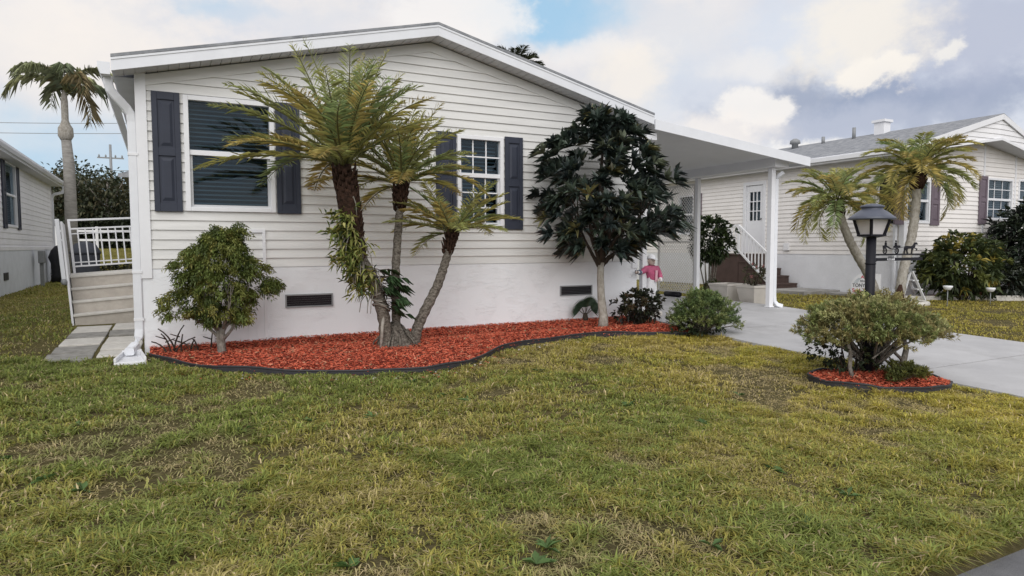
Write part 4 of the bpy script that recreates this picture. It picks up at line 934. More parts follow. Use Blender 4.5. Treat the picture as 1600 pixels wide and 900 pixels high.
st = [([(.32, -.05, -.05), (.40, -.08, .12), (.47, -.06, .22), (.46, -.03, .34), (.40, 0, .48)], [.035, .03, .028, .024, .016]), ([(.40, -.08, .10), (.28, -.05, .2), (.18, 0, .34), (.1, 0, .5)], [.018, .016, .013, .01]),
      ([(.35, -.07, .05), (.2, -.1, .12), (.1, -.12, .16)], [.014, .012, .008]), ([(.3, -.05, .02), (.12, -.02, .16), (.3, .05, .28), (.42, .05, .42)], [.014, .012, .012, .008]),
      ([(-.44, -.1, -.03), (-.47, -.08, .1), (-.44, -.06, .25), (-.5, -.05, .42)], [.026, .02, .018, .012]), ([(0, .1, -.05), (-.02, .1, .25), (-.2, .1, .5)], [.045, .035, .02]), ([(.05, .1, -.03), (.15, .08, .3), (.3, .1, .55)], [.04, .03, .015]),
      ([(-.3, -.2, .2), (-.1, -.22, .3), (.05, -.22, .44)], [.008, .007, .006])]
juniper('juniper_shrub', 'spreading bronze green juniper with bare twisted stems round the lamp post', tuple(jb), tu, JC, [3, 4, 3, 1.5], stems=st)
juniper('juniper_shrub', 'low bright tipped juniper sprig at the front of the oval mulch bed', (6.42, 3.98, float(ground(0, 4))+.06), [((.05*math.cos(a)*k, .2*math.sin(a)*k*.4-.02, .07+.05*random.random()), .06) for a, k in zip(np.linspace(0, 6.28, 8), (1, 2, 1, 2, 1, 2, 1, 2))]+[((x, -.03, .06), .06) for x in (-.2, -.12, .1, .18, .25)], [(.17, .18, .05), (.24, .19, .05), (.13, .15, .05)], [3, 2, 3], per=18)
bush('round_leaf_shrub', 'dark round leaved shrub growing through the juniper at the lamp post', (6.28, 4.46, float(ground(0, 4.4))+.06), (.52, .36, .24), 190, .045, .038, [(.035, .05, .025), (.05, .065, .03), (.025, .03, .02)], [4, 3, 3], z0=.02, lump=.5, seed=3, per=5)
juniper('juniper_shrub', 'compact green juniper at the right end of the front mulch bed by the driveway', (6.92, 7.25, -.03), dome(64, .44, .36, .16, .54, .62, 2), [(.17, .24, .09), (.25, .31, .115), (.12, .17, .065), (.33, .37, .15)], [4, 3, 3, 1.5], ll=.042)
bush('round_leaf_shrub', 'dark leaved ground shrub under the compact green juniper', (6.78, 7.22, -.03), (.42, .3, .11), 120, .05, .04, [(.03, .045, .022), (.045, .06, .03), (.02, .025, .018)], [4, 3, 3], z0=.0, lump=.4, seed=5, per=5)

# ------------------------------------------------------------------ lamp post
def lamp():
    c = A(6.42, 4.36, float(ground(0, 4.36))+.06); zt_ = 1.66
    T_ = thing('lamp_post', tuple(c), 'black lamp post with frosted lantern and horse carriage address arm above the juniper', 'lamp post')
    def zpx(y): return float(atY(1366, y, c[1])[2])
    z0, z1, z2, z3 = zpx(367), zpx(343), zpx(330), zpx(320)
    mb = MB(); mb.tube([c+A(0, 0, -.1), (c[0], c[1], z0)], .047, 18); mb.tube([(c[0], c[1], z0-.30), (c[0], c[1], z0-.285)], .051, 18); mb.build('post', M['black'], T_)
    rb, rt = .115, .165; cs = [(math.cos(a), math.sin(a)) for a in (R(33)+R(90)*k for k in range(4))]
    mb = MB(); mb.lathe((c[0], c[1], z0), [(.05, -.03), (rb+.02, -.012), (rb+.02, .004)], 4, False, rot=R(33))
    for x, y in cs: mb.bar((c[0]+x*rb, c[1]+y*rb, z0), (c[0]+x*rt, c[1]+y*rt, z1+.01), .022, .022)
    mb.build('lantern_frame', M['black'], T_)
    mb = MB(); mb.lathe((c[0], c[1], z0+.005), [(rb-.012, 0), (rt-.012, z1-z0)], 4, False, rot=R(33)); mb.build('lantern_glass', M['lampglass'], T_)
    mb = MB(); h = z3-z1; mb.lathe((c[0], c[1], z1), [(.20, -.004), (.222, .0), (.222, .012), (.19, h*.25), (.14, h*.52), (.10, h*.68), (.10, h*.8), (.115, h*.82), (.11, h*.92), (.05, h*1.05), (.005, h*1.08)], 20); mb.build('lantern_roof', M['lamproof'], T_)
    # address arm
    xe = float(atY(1443, 405, c[1])[0]); za, zb, zc_ = zpx(398), zpx(403.2), zpx(408)
    mb = MB(); mb.tube([(c[0]+.03, c[1], za), (xe, c[1], za)], .009, 8); mb.box(c[0]+.03, xe-.03, c[1]-.008, c[1]+.008, zc_, zb); mb.tube([(c[0]+.03, c[1], zc_-.05), (c[0]+.05, c[1], zc_-.02), (c[0]+.09, c[1], zc_+.005)], .01, 6)
    mb.tube([(c[0], c[1], za+.03), (c[0]+.06, c[1], za+.03)], .018, 8); ob = mb.build('address_arm', M['black'], T_)
    px0, px1 = float(atY(1385, 405, c[1])[0]), float(atY(1396, 405, c[1])[0])
    mb = MB(); mb.box(px0, px1, c[1]-.013, c[1]-.0085, zc_+.006, zb-.004); mb.build('number_plate', M['signwhite'], ob)
    text('8301', (px0+.006, c[1]-.0145, zc_+.012), .05, 'signblack', ob, (R(90), 0, 0))
    # flat cut out of a carriage with two riders drawn by a horse
    s_ = float(atY(1401, 397, c[1])[0]-atY(1400, 397, c[1])[0]); X = lambda p: float(atY(p, 397, c[1])[0]); sz = zpx(396)-zpx(397)
    Z = lambda q: za+.008+q*sz
    mb = MB(); y0 = c[1]-.004
    def plate(P): mb.prism([(X(a), y0, Z(b)) for a, b in P], (0, .008, 0))
    def ring(cx, cz, r):
        mb.tube([(X(cx)+r*sz*1.0*math.cos(t), y0+.004, Z(cz)+r*sz*math.sin(t)) for t in np.linspace(0, 6.283, 17)], .006, 5)
        for t in (0, 1.05, 2.1): mb.tube([(X(cx)-r*sz*math.cos(t), y0+.004, Z(cz)-r*sz*math.sin(t)), (X(cx)+r*sz*math.cos(t), y0+.004, Z(cz)+r*sz*math.sin(t))], .003, 4)
    ring(1382.5, 4.6, 4.3); ring(1401, 4.6, 4.3)
    plate([(1379, 13), (1381, 13.5), (1381, 8), (1379.5, 8)]); plate([(1381, 9), (1386, 10), (1391, 7), (1402, 6.5), (1402, 8), (1392, 8.3), (1387, 12), (1383, 13.5), (1381.5, 12)])
    plate([(1382, 13), (1385, 13), (1384.6, 17.5), (1382.4, 17.5)]); mb.lathe((X(1383.6), y0+.004, Z(19)), [(.001, -1.7*sz), (1.3*sz, -.6*sz), (1.3*sz, .6*sz), (.001, 1.8*sz)], 8)
    plate([(1397.5, 12), (1401, 12), (1400.5, 18), (1398, 18)]); mb.lathe((X(1399.3), y0+.004, Z(20)), [(.001, -1.7*sz), (1.3*sz, -.6*sz), (1.3*sz, .6*sz), (.001, 1.8*sz)], 8)
    plate([(1396, 9), (1405, 9), (1407, 12.5), (1404, 13.5), (1396, 12.6)])
    plate([(1406, 9.3), (1413, 10.5), (1413, 11.2), (1406, 10.2)])
    plate([(1412, 7), (1413, 11.5), (1416, 12.6), (1423, 11.8), (1426, 13.5), (1428.5, 18), (1431.5, 18.2), (1433.5, 15), (1432, 14.2), (1430, 15.4), (1428.8, 10), (1426, 8), (1417, 7.6)])
    for l in ([(1412.5, 8), (1415.5, 8), (1413.6, 4), (1413.4, 0), (1412.2, 0), (1412.2, 4)], [(1415, 8), (1418, 8), (1417.4, 4.5), (1418.4, 0), (1417.2, 0), (1415.8, 4.5)], [(1424, 8.6), (1426.6, 8.6), (1425.2, 4), (1424.8, 0), (1423.6, 0), (1423.8, 4)], [(1426.5, 9), (1428.6, 9.5), (1433, 7.6), (1431.8, 4.5), (1431, 4.6), (1431.6, 7)]): plate(l)
    mb.build('carriage_ornament', M['black'], ob)
def text(s, loc, size, m, par, rot, name='lettering', ext=.0008, width=1.0):
    c = bpy.data.curves.new(name, 'FONT'); c.body = s; c.size = size; c.extrude = ext; c.offset = size*.015
    o = bpy.data.objects.new(name, c); COL.objects.link(o); c.materials.append(M[m]); o.rotation_euler = rot; o.scale = (width, 1, 1)
    bpy.context.view_layer.update(); me = bpy.data.meshes.new_from_object(o.evaluated_get(bpy.context.evaluated_depsgraph_get())); bpy.data.objects.remove(o)
    o = bpy.data.objects.new(name, me); COL.objects.link(o); o.rotation_euler = rot; o.scale = (width, 1, 1)
    o.parent = par; o.location = tuple(A(*loc)-ORG[par.name]); ORG[o.name] = ORG[par.name]; return o
lamp()

# ------------------------------------------------------------------ lawn jockey statue
def skinbody(name, joints, edges, m, parent, sub=2):
    me = bpy.data.meshes.new(name); o0 = ORG[parent.name]
    me.from_pydata([tuple(A(*p)-o0) for p, r in joints], edges, []); o = link(name, me, m, parent)
    sk = o.modifiers.new('skin', 'SKIN'); sl = me.skin_vertices[0].data
    for i, (p, r) in enumerate(joints): sl[i].radius = r if hasattr(r, '__len__') else (r, r)
    sl[0].use_root = True
    o.modifiers.new('sub', 'SUBSURF').levels = sub; o.modifiers['sub'].render_levels = sub
    for p in me.polygons: p.use_smooth = True
    sk.use_smooth_shade = True; return o
def jockey():
    x, y = 7.27, 8.86; z = drz(x, y); T_ = thing('jockey_statue', (x, y, z), 'small jockey statue in pink jacket and white breeches by the carport post', 'statue')
    k = 1.0; q = lambda a, b, c: (x+a*k, y+b*k, z+.07+c*k)
    mb = MB(); mb.box(x-.15, x+.15, y-.13, y+.13, z-.01, z+.07); mb.build('plinth', M['planter'], T_, bevel=.015)
    # one body: root pelvis, legs, torso, neck, arms
    J = [(q(0, 0, .47), (.085, .075)), (q(.055, 0, .38), .062), (q(.065, -.02, .22), .045), (q(.07, .015, .06), .034), (q(.075, -.06, .02), .03), (q(-.055, 0, .38), .062), (q(-.06, -.01, .22), .045), (q(-.065, .02, .06), .034), (q(-.07, -.055, .02), .03),
         (q(0, 0, .56), (.085, .068)), (q(0, .0, .68), (.105, .075)), (q(0, 0, .745), (.06, .05)), (q(0, -.005, .79), .036), (q(.12, 0, .715), .046), (q(.175, -.01, .6), .038), (q(.135, -.09, .52), .03), (q(.09, -.12, .53), .024),
         (q(-.12, -.01, .715), .046), (q(-.2, -.03, .67), .038), (q(-.29, -.06, .66), .03), (q(-.34, -.08, .665), .024)]
    Ed = [(0, 1), (1, 2), (2, 3), (3, 4), (0, 5), (5, 6), (6, 7), (7, 8), (0, 9), (9, 10), (10, 11), (11, 12), (10, 13), (13, 14), (14, 15), (15, 16), (10, 17), (17, 18), (18, 19), (19, 20)]
    body = skinbody('body', J, Ed, M['signwhite'], T_)
    J2 = [(q(0, 0, .50), (.098, .088)), (q(0, 0, .58), (.098, .08)), (q(0, 0, .685), (.118, .088)), (q(0, 0, .748), (.062, .055)), (q(.125, 0, .718), .056), (q(.18, -.01, .6), .048), (q(.15, -.07, .535), .039), (q(-.125, -.01, .718), .056), (q(-.2, -.03, .67), .047), (q(-.27, -.055, .662), .04)]
    E2 = [(0, 1), (1, 2), (2, 3), (2, 4), (4, 5), (5, 6), (2, 7), (7, 8), (8, 9)]
    skinbody('jacket', J2, E2, M['pink'], T_)
    mb = MB(); mb.prism([q(.012, -.094, .50), q(.062, -.090, .50), q(.066, -.092, .69), (q(.02, -.092, .69))], (0, .012, 0)); mb.build('jacket_stripe', M['palepink'], T_)
    mb = MB(); mb.lathe(q(0, -.005, .845), [(.02, -.075), (.05, -.055), (.063, -.02), (.066, .02), (.055, .05), (.02, .07)], 16); mb.lathe(q(0, -.075, .845), [(.004, -.012), (.014, -.008), (.009, .012), (.003, .022)], 8)
    for s_ in (-1, 1): mb.lathe(q(s_*.065, 0, .845), [(.005, -.016), (.013, -.006), (.013, .008), (.004, .018)], 8)
    hd = mb.build('head', M['skin'], T_)
    mb = MB()
    for s_ in (-1, 1): mb = MB(); mb.lathe(q(s_*.024, -.060, .852), [(.002, -.006), (.008, 0), (.002, .006)], 8); mb.build('eye', M['signblack'], hd)
    mb = MB(); mb.box(*sorted((q(-.018, 0, 0)[0], q(.018, 0, 0)[0])), y-.064, y-.056, z+.07+.808, z+.07+.814); mb.build('mouth', M['signblack'], hd)
    mb = MB(); mb.lathe(q(0, 0, .885), [(.072, -.005), (.075, .01), (.06, .05), (.03, .07), (.008, .08)], 16); mb.prism([q(-.055, -.05, .885), q(.055, -.05, .885), q(.04, -.125, .872), q(-.04, -.125, .872)], (0, 0, .009)); mb.build('cap', M['signwhite'], T_)
    for s_, bx in ((1, .07), (-1, -.068)): mb = MB(); mb.tube([q(bx, .015, .16), q(bx, .015, .05), q(bx, -.03, .02), q(bx+.004*s_, -.085, .014)], [.045, .038, .036, .024], 10); mb.build('boot', M['signblack'], T_)
    for hx, hy, hz, sx, nm in ((.085, -.125, .53, -1, 'hand'), (-.345, -.082, .665, -1, 'hand')):
        J3 = [(q(hx, hy, hz), .016), (q(hx+sx*.028, hy-.004, hz-.002), .015)]; E3 = [(0, 1)]
        for i in range(4):
            a = len(J3); u = (i-1.5)*.011; J3 += [(q(hx+sx*.042, hy-.008, hz+u), .0065), (q(hx+sx*(.06+.004*(i in (1, 2))), hy-.016, hz+u*1.1-.004), .0055)]; E3 += [(1, a), (a, a+1)]
        a = len(J3); J3 += [(q(hx+sx*.016, hy-.022, hz+.012), .0065), (q(hx+sx*.03, hy-.034, hz+.016), .0055)]; E3 += [(0, a), (a, a+1)]
        skinbody(nm, J3, E3, M['skin'], body, 1)
    mb = MB(); mb.tube([q(-.385, -.10, .672+.0*math.cos(t))+A(.03*math.cos(t), 0, .03*math.sin(t)) for t in np.linspace(0, 6.28, 15)], .005, 6); mb.build('hitching_ring', M['black'], T_)
    mb = MB(); mb.tube([q(-.275, -.056, .661), q(-.315, -.07, .663)], .041, 10); mb.build('cuff', M['bluepaint'], T_)
jockey()

# ------------------------------------------------------------------ neighbouring home on the right
def right_home():
    NX, NY, NX1, NB = 15.7, 9.85, 21.8, 24.5; RXn = 18.75; ZE = 3.42; zs = 1.02
    N_ = thing('mobile_home', (NX, NY, 0), 'beige neighbouring home with grey shingle roof, prow gable and mauve shutters', 'house')
    mpS = Map((NX, NB, 0), (0, -1, 0), (-1, 0, 0)); u = lambda y: NB-y
    mpN = Map((0, NY, 0), (1, 0, 0), (0, -1, 0))
    # side wall facing the carport
    yA, yB = [float(atX(p, 340, NX)[1]) for p in (1192.5, 1166)]; DR = (u(yB), u(yA), 1.05, 3.05)
    SW = (u(float(atX(1085, 330, NX)[1])+.75), u(float(atX(1085, 330, NX)[1])), 1.62, 2.95)
    siding(mpS, lambda z: 0, lambda z: NB-NY, zs, ZE, [DR, SW]).build('side_siding', M['siding_b'], N_)
    yw = NY
    w1 = [float(atY(p, 320, yw)[0]) for p in (1411, 1452)]; w2 = [float(atY(p, 300, yw)[0]) for p in (1541, 1581)]; w3 = [float(atY(p, 300, yw)[0]) for p in (1590, 1628)]
    z_ = lambda x, y: float(atY(x, y, yw)[2]); WA = (w1[0], w1[1], z_(1430, 349), z_(1430, 280)); WB_ = (w2[0], w2[1], z_(1560, 345), z_(1560, 279)); WC = (w3[0], w3[1], z_(1600, 345), z_(1600, 281))
    sl = .30
    siding(mpN, lambda z: max(NX, RXn-(ZE+.0+(RXn-NX)*sl-z)/sl) if z > ZE else NX, lambda z: min(NX1, RXn+(ZE+(RXn-NX)*sl-z)/sl) if z > ZE else NX1, zs, ZE+.95, [WA, WB_, WC]).build('front_siding', M['siding_b'], N_)
    mb = MB(); mb.box(NX-.006, NX+.1, NY+.1, NB, -.1, zs-.004); mb.box(NX-.006, NX1, NY-.008, NY+.099, -.1, zs-.004); mb.build('skirting', mat('neighbour_stucco', (.76, .77, .80), .9, .15, var=.05, vscale=3, bump=.25, bscale=25), N_)
    mb = MB(); mb.add([(NX1, NY, 0), (NX1, NB, 0), (NX1, NB, ZE+.1), (NX1, NY, ZE+.1), (NX, NB, 0), (NX, NB, ZE+.1), (RXn, NB, 4.4)], [(0, 1, 2, 3), (1, 4, 5, 6, 2)]); mb.build('wall', M['siding_b'], N_)
    mb = MB(); mb.box(NX-.03, NX+.09, NY-.03, NY+.09, .1, ZE); mb.build('corner_board', M['white_b'], N_)
    for p in (1537, 1586): xx = float(atY(p, 270, NY)[0]); mb = MB(); mb.box(xx-.03, xx+.03, NY-.028, NY, zs, ZE+.55); mb.build('joint_strip', M['white_b'], N_)
    window(N_, mpN, *WA, (WA[2]+WA[3])/2+.02, 1, 1, 1, 'blind_b'); window(N_, mpN, *WB_, (WB_[2]+WB_[3])/2, 3, 2, 2, 'blind_b'); window(N_, mpN, *WC, (WC[2]+WC[3])/2, 3, 2, 2, 'blind_b'); window(N_, mpS, *SW, 2.3, 1, 1, 1, 'blind_b')
    sw = .36
    shutter(N_, mpN, WA[0]-sw-.01, WA[0]-.01, WA[2]-.04, WA[3]+.02, 'shutter_b'); shutter(N_, mpN, WA[1]+.01, WA[1]+sw+.01, WA[2]-.04, WA[3]+.02, 'shutter_b'); shutter(N_, mpN, WB_[0]-sw-.01, WB_[0]-.01, WB_[2]-.1, WB_[3]+.03, 'shutter_b')
    shutter(N_, mpS, SW[1]+.01, SW[1]+.36, 1.6, 2.97, 'shutter_b')
    # door with nine lights
    a, b, z0, z1 = DR; f = MB(); mpS.box(f, a-.1, a, z0-.02, z1+.1, -.05, .035); mpS.box(f, b, b+.1, z0-.02, z1+.1, -.05, .035); mpS.box(f, a, b, z1, z1+.1, -.05, .035); f.build('door_frame', M['white_b'], N_)
    la, lb, lz0, lz1 = a+.12, b-.12, z0+.95, z1-.2; f = MB()
    mpS.box(f, a+.01, la, z0, z1-.01, -.045, -.005); mpS.box(f, lb, b-.01, z0, z1-.01, -.045, -.005); mpS.box(f, la, lb, z0, lz0, -.045, -.0055); mpS.box(f, la, lb, lz1, z1-.01, -.045, -.0055)
    D_ = f.build('door', M['white_b'], N_); f = MB()
    for i in (1, 2): x = la+(lb-la)*i/3; mpS.box(f, x-.014, x+.014, lz0, lz1, -.03, -.006); zz = lz0+(lz1-lz0)*i/3; mpS.box(f, la, lb, zz-.014, zz+.014, -.031, -.007)
    f.build('muntin', M['white_b'], D_); f = MB(); f.add([mpS(la, lz0, -.03), mpS(lb, lz0, -.03), mpS(lb, lz1, -.03), mpS(la, lz1, -.03)], [(0, 1, 2, 3)]); f.build('pane', M['glass'], D_)
    f = MB(); f.add([mpS(la, lz0, -.2), mpS(lb, lz0, -.2), mpS(lb, lz1, -.2), mpS(la, lz1, -.2)], [(0, 1, 2, 3)]); f.build('curtain', M['blind_b'], D_)
    f = MB(); p = mpS(b-.08, z0+1.0, .02); f.tube([mpS(b-.08, z0+1.0, -.02), p], .015, 8); f.lathe((p[0], p[1], p[2]), [(.005, -.03), (.03, -.015), (.03, .015), (.005, .03)], 10); f.build('handle', M['grey'], D_)
    # roof
    OX = NX-.32; PX = RXn; pr = NY-.2; OY = NY-.30; zr = ZE+.13+(RXn-OX)*sl*.98
    mb = MB(); t = .05
    for V in ([(OX, OY), (RXn, pr-.35), (RXn, NB+.3), (OX, NB+.3)], [(RXn, pr-.35), (NX1+.3, OY), (NX1+.3, NB+.3), (RXn, NB+.3)]):
        P = [(x, y, zr-abs(x-RXn)*sl*.98) for x, y in V]; mb.prism(P, (0, 0, -t))
    rf = mb.build('roof', M['shingle'], N_)
    mb = MB(); ze = zr-(RXn-OX)*sl*.98
    mb.box(OX-.03, OX-.002, OY, NB, ze-.17, ze+.01); mb.box(OX-.1, OX-.031, OY, NB, ze-.12, ze-.02)
    mb.build('gutter', M['white_b'], rf)
    mb = MB(); mb.box(OX, NX, NY, NB, ze-.165, ze-.15); mb.build('soffit', M['soffit'], rf)
    # prow gable: two lap sided faces meeting at the projecting peak
    zg = ZE+.47
    for s_, xa in ((-1, OX), (1, NX1+.3)):
        lx = abs(xa-RXn); ud = norm(A(xa-RXn, OY-(pr-.30), 0)); ln = math.hypot(xa-RXn, OY-(pr-.30))
        if s_ < 0: mp = Map((xa, OY, 0), tuple(-ud), tuple(norm(A(-(-ud)[1]*-1, 0, 0)) if False else norm(A(ud[1], -ud[0], 0))*(1 if norm(A(ud[1], -ud[0], 0))[1] < 0 else -1)))
        else: mp = Map((RXn, pr-.30, 0), tuple(ud), tuple(norm(A(ud[1], -ud[0], 0))*(1 if norm(A(ud[1], -ud[0], 0))[1] < 0 else -1)))
        zb_ = ze-.15; bot = lambda w: zb_+(zg-zb_)*w
        # lower edge rises to the peak, upper edge follows the roof
        g = MB(); k = 0
        def at_(w, z, d): uu = (w if s_ < 0 else 1-w)*ln; return mp(uu, z, d)
        top = lambda w: ze-.03+(zr-.05-ze+.03)*w
        n = 16
        hh = .125; zz = zb_
        while zz < zr:
            za, zb2 = zz, zz+hh
            wl = [w for w in np.linspace(0, 1, 41)]
            P_lo = []; P_hi = []
            for w in wl:
                l = max(za, bot(w)); h_ = min(zb2, top(w))
                if h_-l > .002: P_lo.append((w, l)); P_hi.append((w, h_))
            for i in range(len(P_lo)-1):
                f_ = lambda q: .013*(1-(q-za)/hh)
                g.add([at_(P_lo[i][0], P_lo[i][1], f_(P_lo[i][1])), at_(P_lo[i+1][0], P_lo[i+1][1], f_(P_lo[i+1][1])), at_(P_hi[i+1][0], P_hi[i+1][1], f_(P_hi[i+1][1])), at_(P_hi[i][0], P_hi[i][1], f_(P_hi[i][1]))], [(0, 1, 2, 3)])
            zz += hh
        g.build('gable_siding', M['siding_c'], rf)
        g = MB(); A0, A1 = at_(0, top(0)-.10, .02), at_(1, top(1)-.10, .02); B0, B1 = at_(0, top(0)+.035, .02), at_(1, top(1)+.035, .02); dn = A(*at_(0, 0, .05))-A(*at_(0, 0, .02)); g.prism([A0, A1, B1, B0], dn); g.build('rake_fascia', M['white_b'], rf)
        g = MB(); A0, A1 = at_(0, bot(0)-.012, .018), at_(1, bot(1)-.012, .018); B0, B1 = at_(0, bot(0)+.05, .018), at_(1, bot(1)+.05, .018); g.prism([A0, A1, B1, B0], dn*.8); g.build('lower_trim', M['white_b'], rf)
        g = MB(); a0, a1 = A(*at_(0, bot(0), 0)), A(*at_(1, bot(1), 0)); g.add([a0, a1, (a1[0], NY-.002, a1[2]), (a0[0], NY-.002, a0[2])], [(0, 1, 2, 3)]); g.build('soffit', M['soffit'], rf)
    # roof vents
    rz = lambda x: zr-abs(x-RXn)*sl*.98
    def rp(px, py, x): q = atX(px, py, x); return float(q[1])
    y = rp(1378, 212, 18.6); mb = MB(); mb.box(18.45, 18.75, y-.15, y+.15, rz(18.45)-.02, rz(18.6)+.30); mb.box(18.4, 18.8, y-.2, y+.2, rz(18.6)+.30, rz(18.6)+.37); mb.build('vent_box', M['white_b'], rf)
    for px, py, hh in ((1334, 222, .32), (1286, 230, .2)): y = rp(px, py, 18.4); mb = MB(); mb.tube([(18.4, y, rz(18.4)-.03), (18.4, y, rz(18.4)+hh)], .05, 10); mb.build('vent_pipe', M['grey'], rf)
    y = rp(1232, 232, 18.0); mb = MB(); mb.lathe((18.3, y, rz(18.3)), [(.1, -.05), (.1, .12), (.17, .14), (.15, .24), (.05, .3)], 12); mb.build('vent_cap', M['grey'], rf)
    mb = MB(); xv = [float(atY(p, 430, NY)[0]) for p in (1436, 1466)]; mpN.box(mb, xv[0], xv[1], .56, .74, .010, .03); mb.build('vent', M['vent'], N_)
    mb = MB(); p = [float(atX(q, 395, NX)[1]) for q in (1226, 1234)]; mb.box(NX-.06, NX-.012, p[1], p[0], 1.12, 1.32); mb.build('outlet_box', M['siding_c'], N_)
    # downspout on the corner
    dspout([(OX-.06, OY+.15, ze-.1), (OX-.04, OY+.2, ze-.22), (NX-.07, NY+.16, ze-.5), (NX-.07, NY+.16, .2), (NX-.1, NY+.1, .08), (NX-.2, NY+.0, .05)], .08, .07, 'downspout', N_)
    return NX, NY, yA, yB
NX, NY, dA, dB = right_home()
def right_steps():
    S_ = thing('porch_steps', (NX-.7, dA, 0), 'brown wooden porch with steps and white railing at the neighbour side door', 'steps')
    x0, x1 = NX-1.15, NX-.03; yb, ya = dB+.25, dA-.15; mb = MB(); mb.box(x0, x1, ya, yb, 0, .98); mb.build('landing', M['brown'], S_, bevel=.006)
    mb = MB(); mb.box(x0-.03, x1, ya-.03, yb+.02, .981, 1.02); mb.build('deck_board', M['brown'], S_)
    for i in range(4):
        z = .78-.2*i; y = ya-.03-.28*i; mb = MB(); mb.box(x0+.03*0, x1-.05, y-.28, y-.001, 0, z-.001); mb.build('riser', M['brown'], S_); mb = MB(); mb.box(x0-.02, x1-.05, y-.3, y-.002, z, z+.035); mb.build('tread', M['brown'], S_)
    yl = ya-.03-.28*4; xr = x0+.02
    def post(y, z0, z1): mb = MB(); mb.box(xr-.03, xr+.03, y-.03, y+.03, z0, z1); mb.build('newel_post', M['white_b'], S_)
    post(yb-.05, 1.02, 1.86); post(ya, 1.02, 1.86); post(yl+.05, .1, 1.05)
    def bar(p, q, w=.045): mb = MB(); mb.bar(p, q, w, w); mb.build('rail', M['white_b'], S_)
    bar((xr, yb-.05, 1.83), (xr, ya, 1.83)); bar((xr, ya, 1.83), (xr, yl+.05, 1.0)); bar((xr, ya, 1.12), (xr, yl+.05, .22)); bar((xr, yb-.05, 1.12), (xr, ya, 1.12))
    for i in range(1, 9): f = i/9; y = ya+(yl+.05-ya)*f; mb = MB(); mb.box(xr-.014, xr+.014, y-.014, y+.014, 1.12-.9*f, 1.83-.83*f); mb.build('baluster', M['white_b'], S_)
    for i in range(1, 8): y = ya+(yb-.05-ya)*i/8; mb = MB(); mb.box(xr-.014, xr+.014, y-.014, y+.014, 1.12, 1.83); mb.build('baluster', M['white_b'], S_)
    # concrete pad in front of the steps and along the wall
    mb = MB(); mb.box(x0-.25, x1+.0, yl-1.3, yl-.02, -.05, .09); tag(mb.build('concrete_pad', M['concrete_b'], bevel=.01), 'grey concrete pad at the foot of the neighbour porch steps', 'slab')
    mb = MB(); mb.box(NX-.62, NX-.02, NY+.1, yl-1.31, -.05, .045); tag(mb.build('wall_path', M['concrete_b']), 'concrete path along the neighbour side wall', kind='structure')
right_steps()
def planters():
    for i, (px, py, w, lab) in enumerate(((1136, 470, .52, 'left of two pale tapered planter boxes at the drive edge'), (1177, 474, .46, 'right pale tapered planter box at the drive edge with flowers in it'))):
        d = ray(px, py); t = (.06-1.25)/d[2]; c = CAM+d*t; z = float(drz(min(c[0], 10.5), c[1])) if c[0] < 10.55 else 0
        T_ = thing('planter_box', (c[0], c[1], z), lab, 'planter', 'planter boxes by the driveway'); h = .44; a, b = w*.62, w*.74; mb = MB(); r = 4
        mb.lathe((c[0], c[1], z), [(a*.86, 0), (b, h-.05), (b+.02, h-.05), (b+.02, h), (b-.05, h), (b-.06, h-.04)], 4, False, rot=R(45)); mb.build('box', M['planter'], T_, bevel=.008)
        mb = MB(); mb.box(c[0]-b*.62, c[0]+b*.62, c[1]-b*.62, c[1]+b*.62, z+h-.06, z+h-.03); mb.build('soil', M['twig'], T_)
        if i == 1:
            bush('flower_plant', 'pink flowering leggy plant in the right planter box', (c[0], c[1], z+h-.04), (.3, .26, .22), 46, .09, .02, [(.07, .085, .04), (.10, .10, .055), (.05, .06, .04)], [3, 3, 2], cat='plant', stems=9, z0=.05, lump=.5, per=6)
            L = Leaves(); n = 8
            for k in range(5): p = A(c[0]+random.uniform(-.22, .2), c[1]-.1, z+h+random.uniform(.18, .46)); L.add(np.tile(p, (n, 1)), rv(n), .045, .03, (.50, .22, .22), .0)
            fp = [o for o in bpy.data.objects if o.name == 'flower_plant'][0]; L.build('blossoms', M['leaf'], fp)
planters()
# shrub tree beside the lattice
def vine():
    c = A(*atY(1108, 458, 12.4)); c[2] = 0; r = .5
    bush('drive_shrub', 'tall leafy dark green shrub with bare stems between lattice and planters', tuple(c), (.52, .5, .62), 300, .13, .055, [(.03, .05, .02), (.05, .075, .03), (.07, .10, .035), (.02, .03, .015)], [4, 4, 2, 2], stems=9, stemm='bark', z0=.78, lump=.35, droop=.3, seed=4)
    bush('drive_shrub', 'low weedy shrub at the foot of the tall dark green drive shrub', (c[0]+.1, c[1]-.15, 0), (.35, .3, .22), 60, .1, .04, [(.06, .08, .03), (.10, .11, .04)], [3, 2], stems=6, z0=.0, seed=2)
vine()
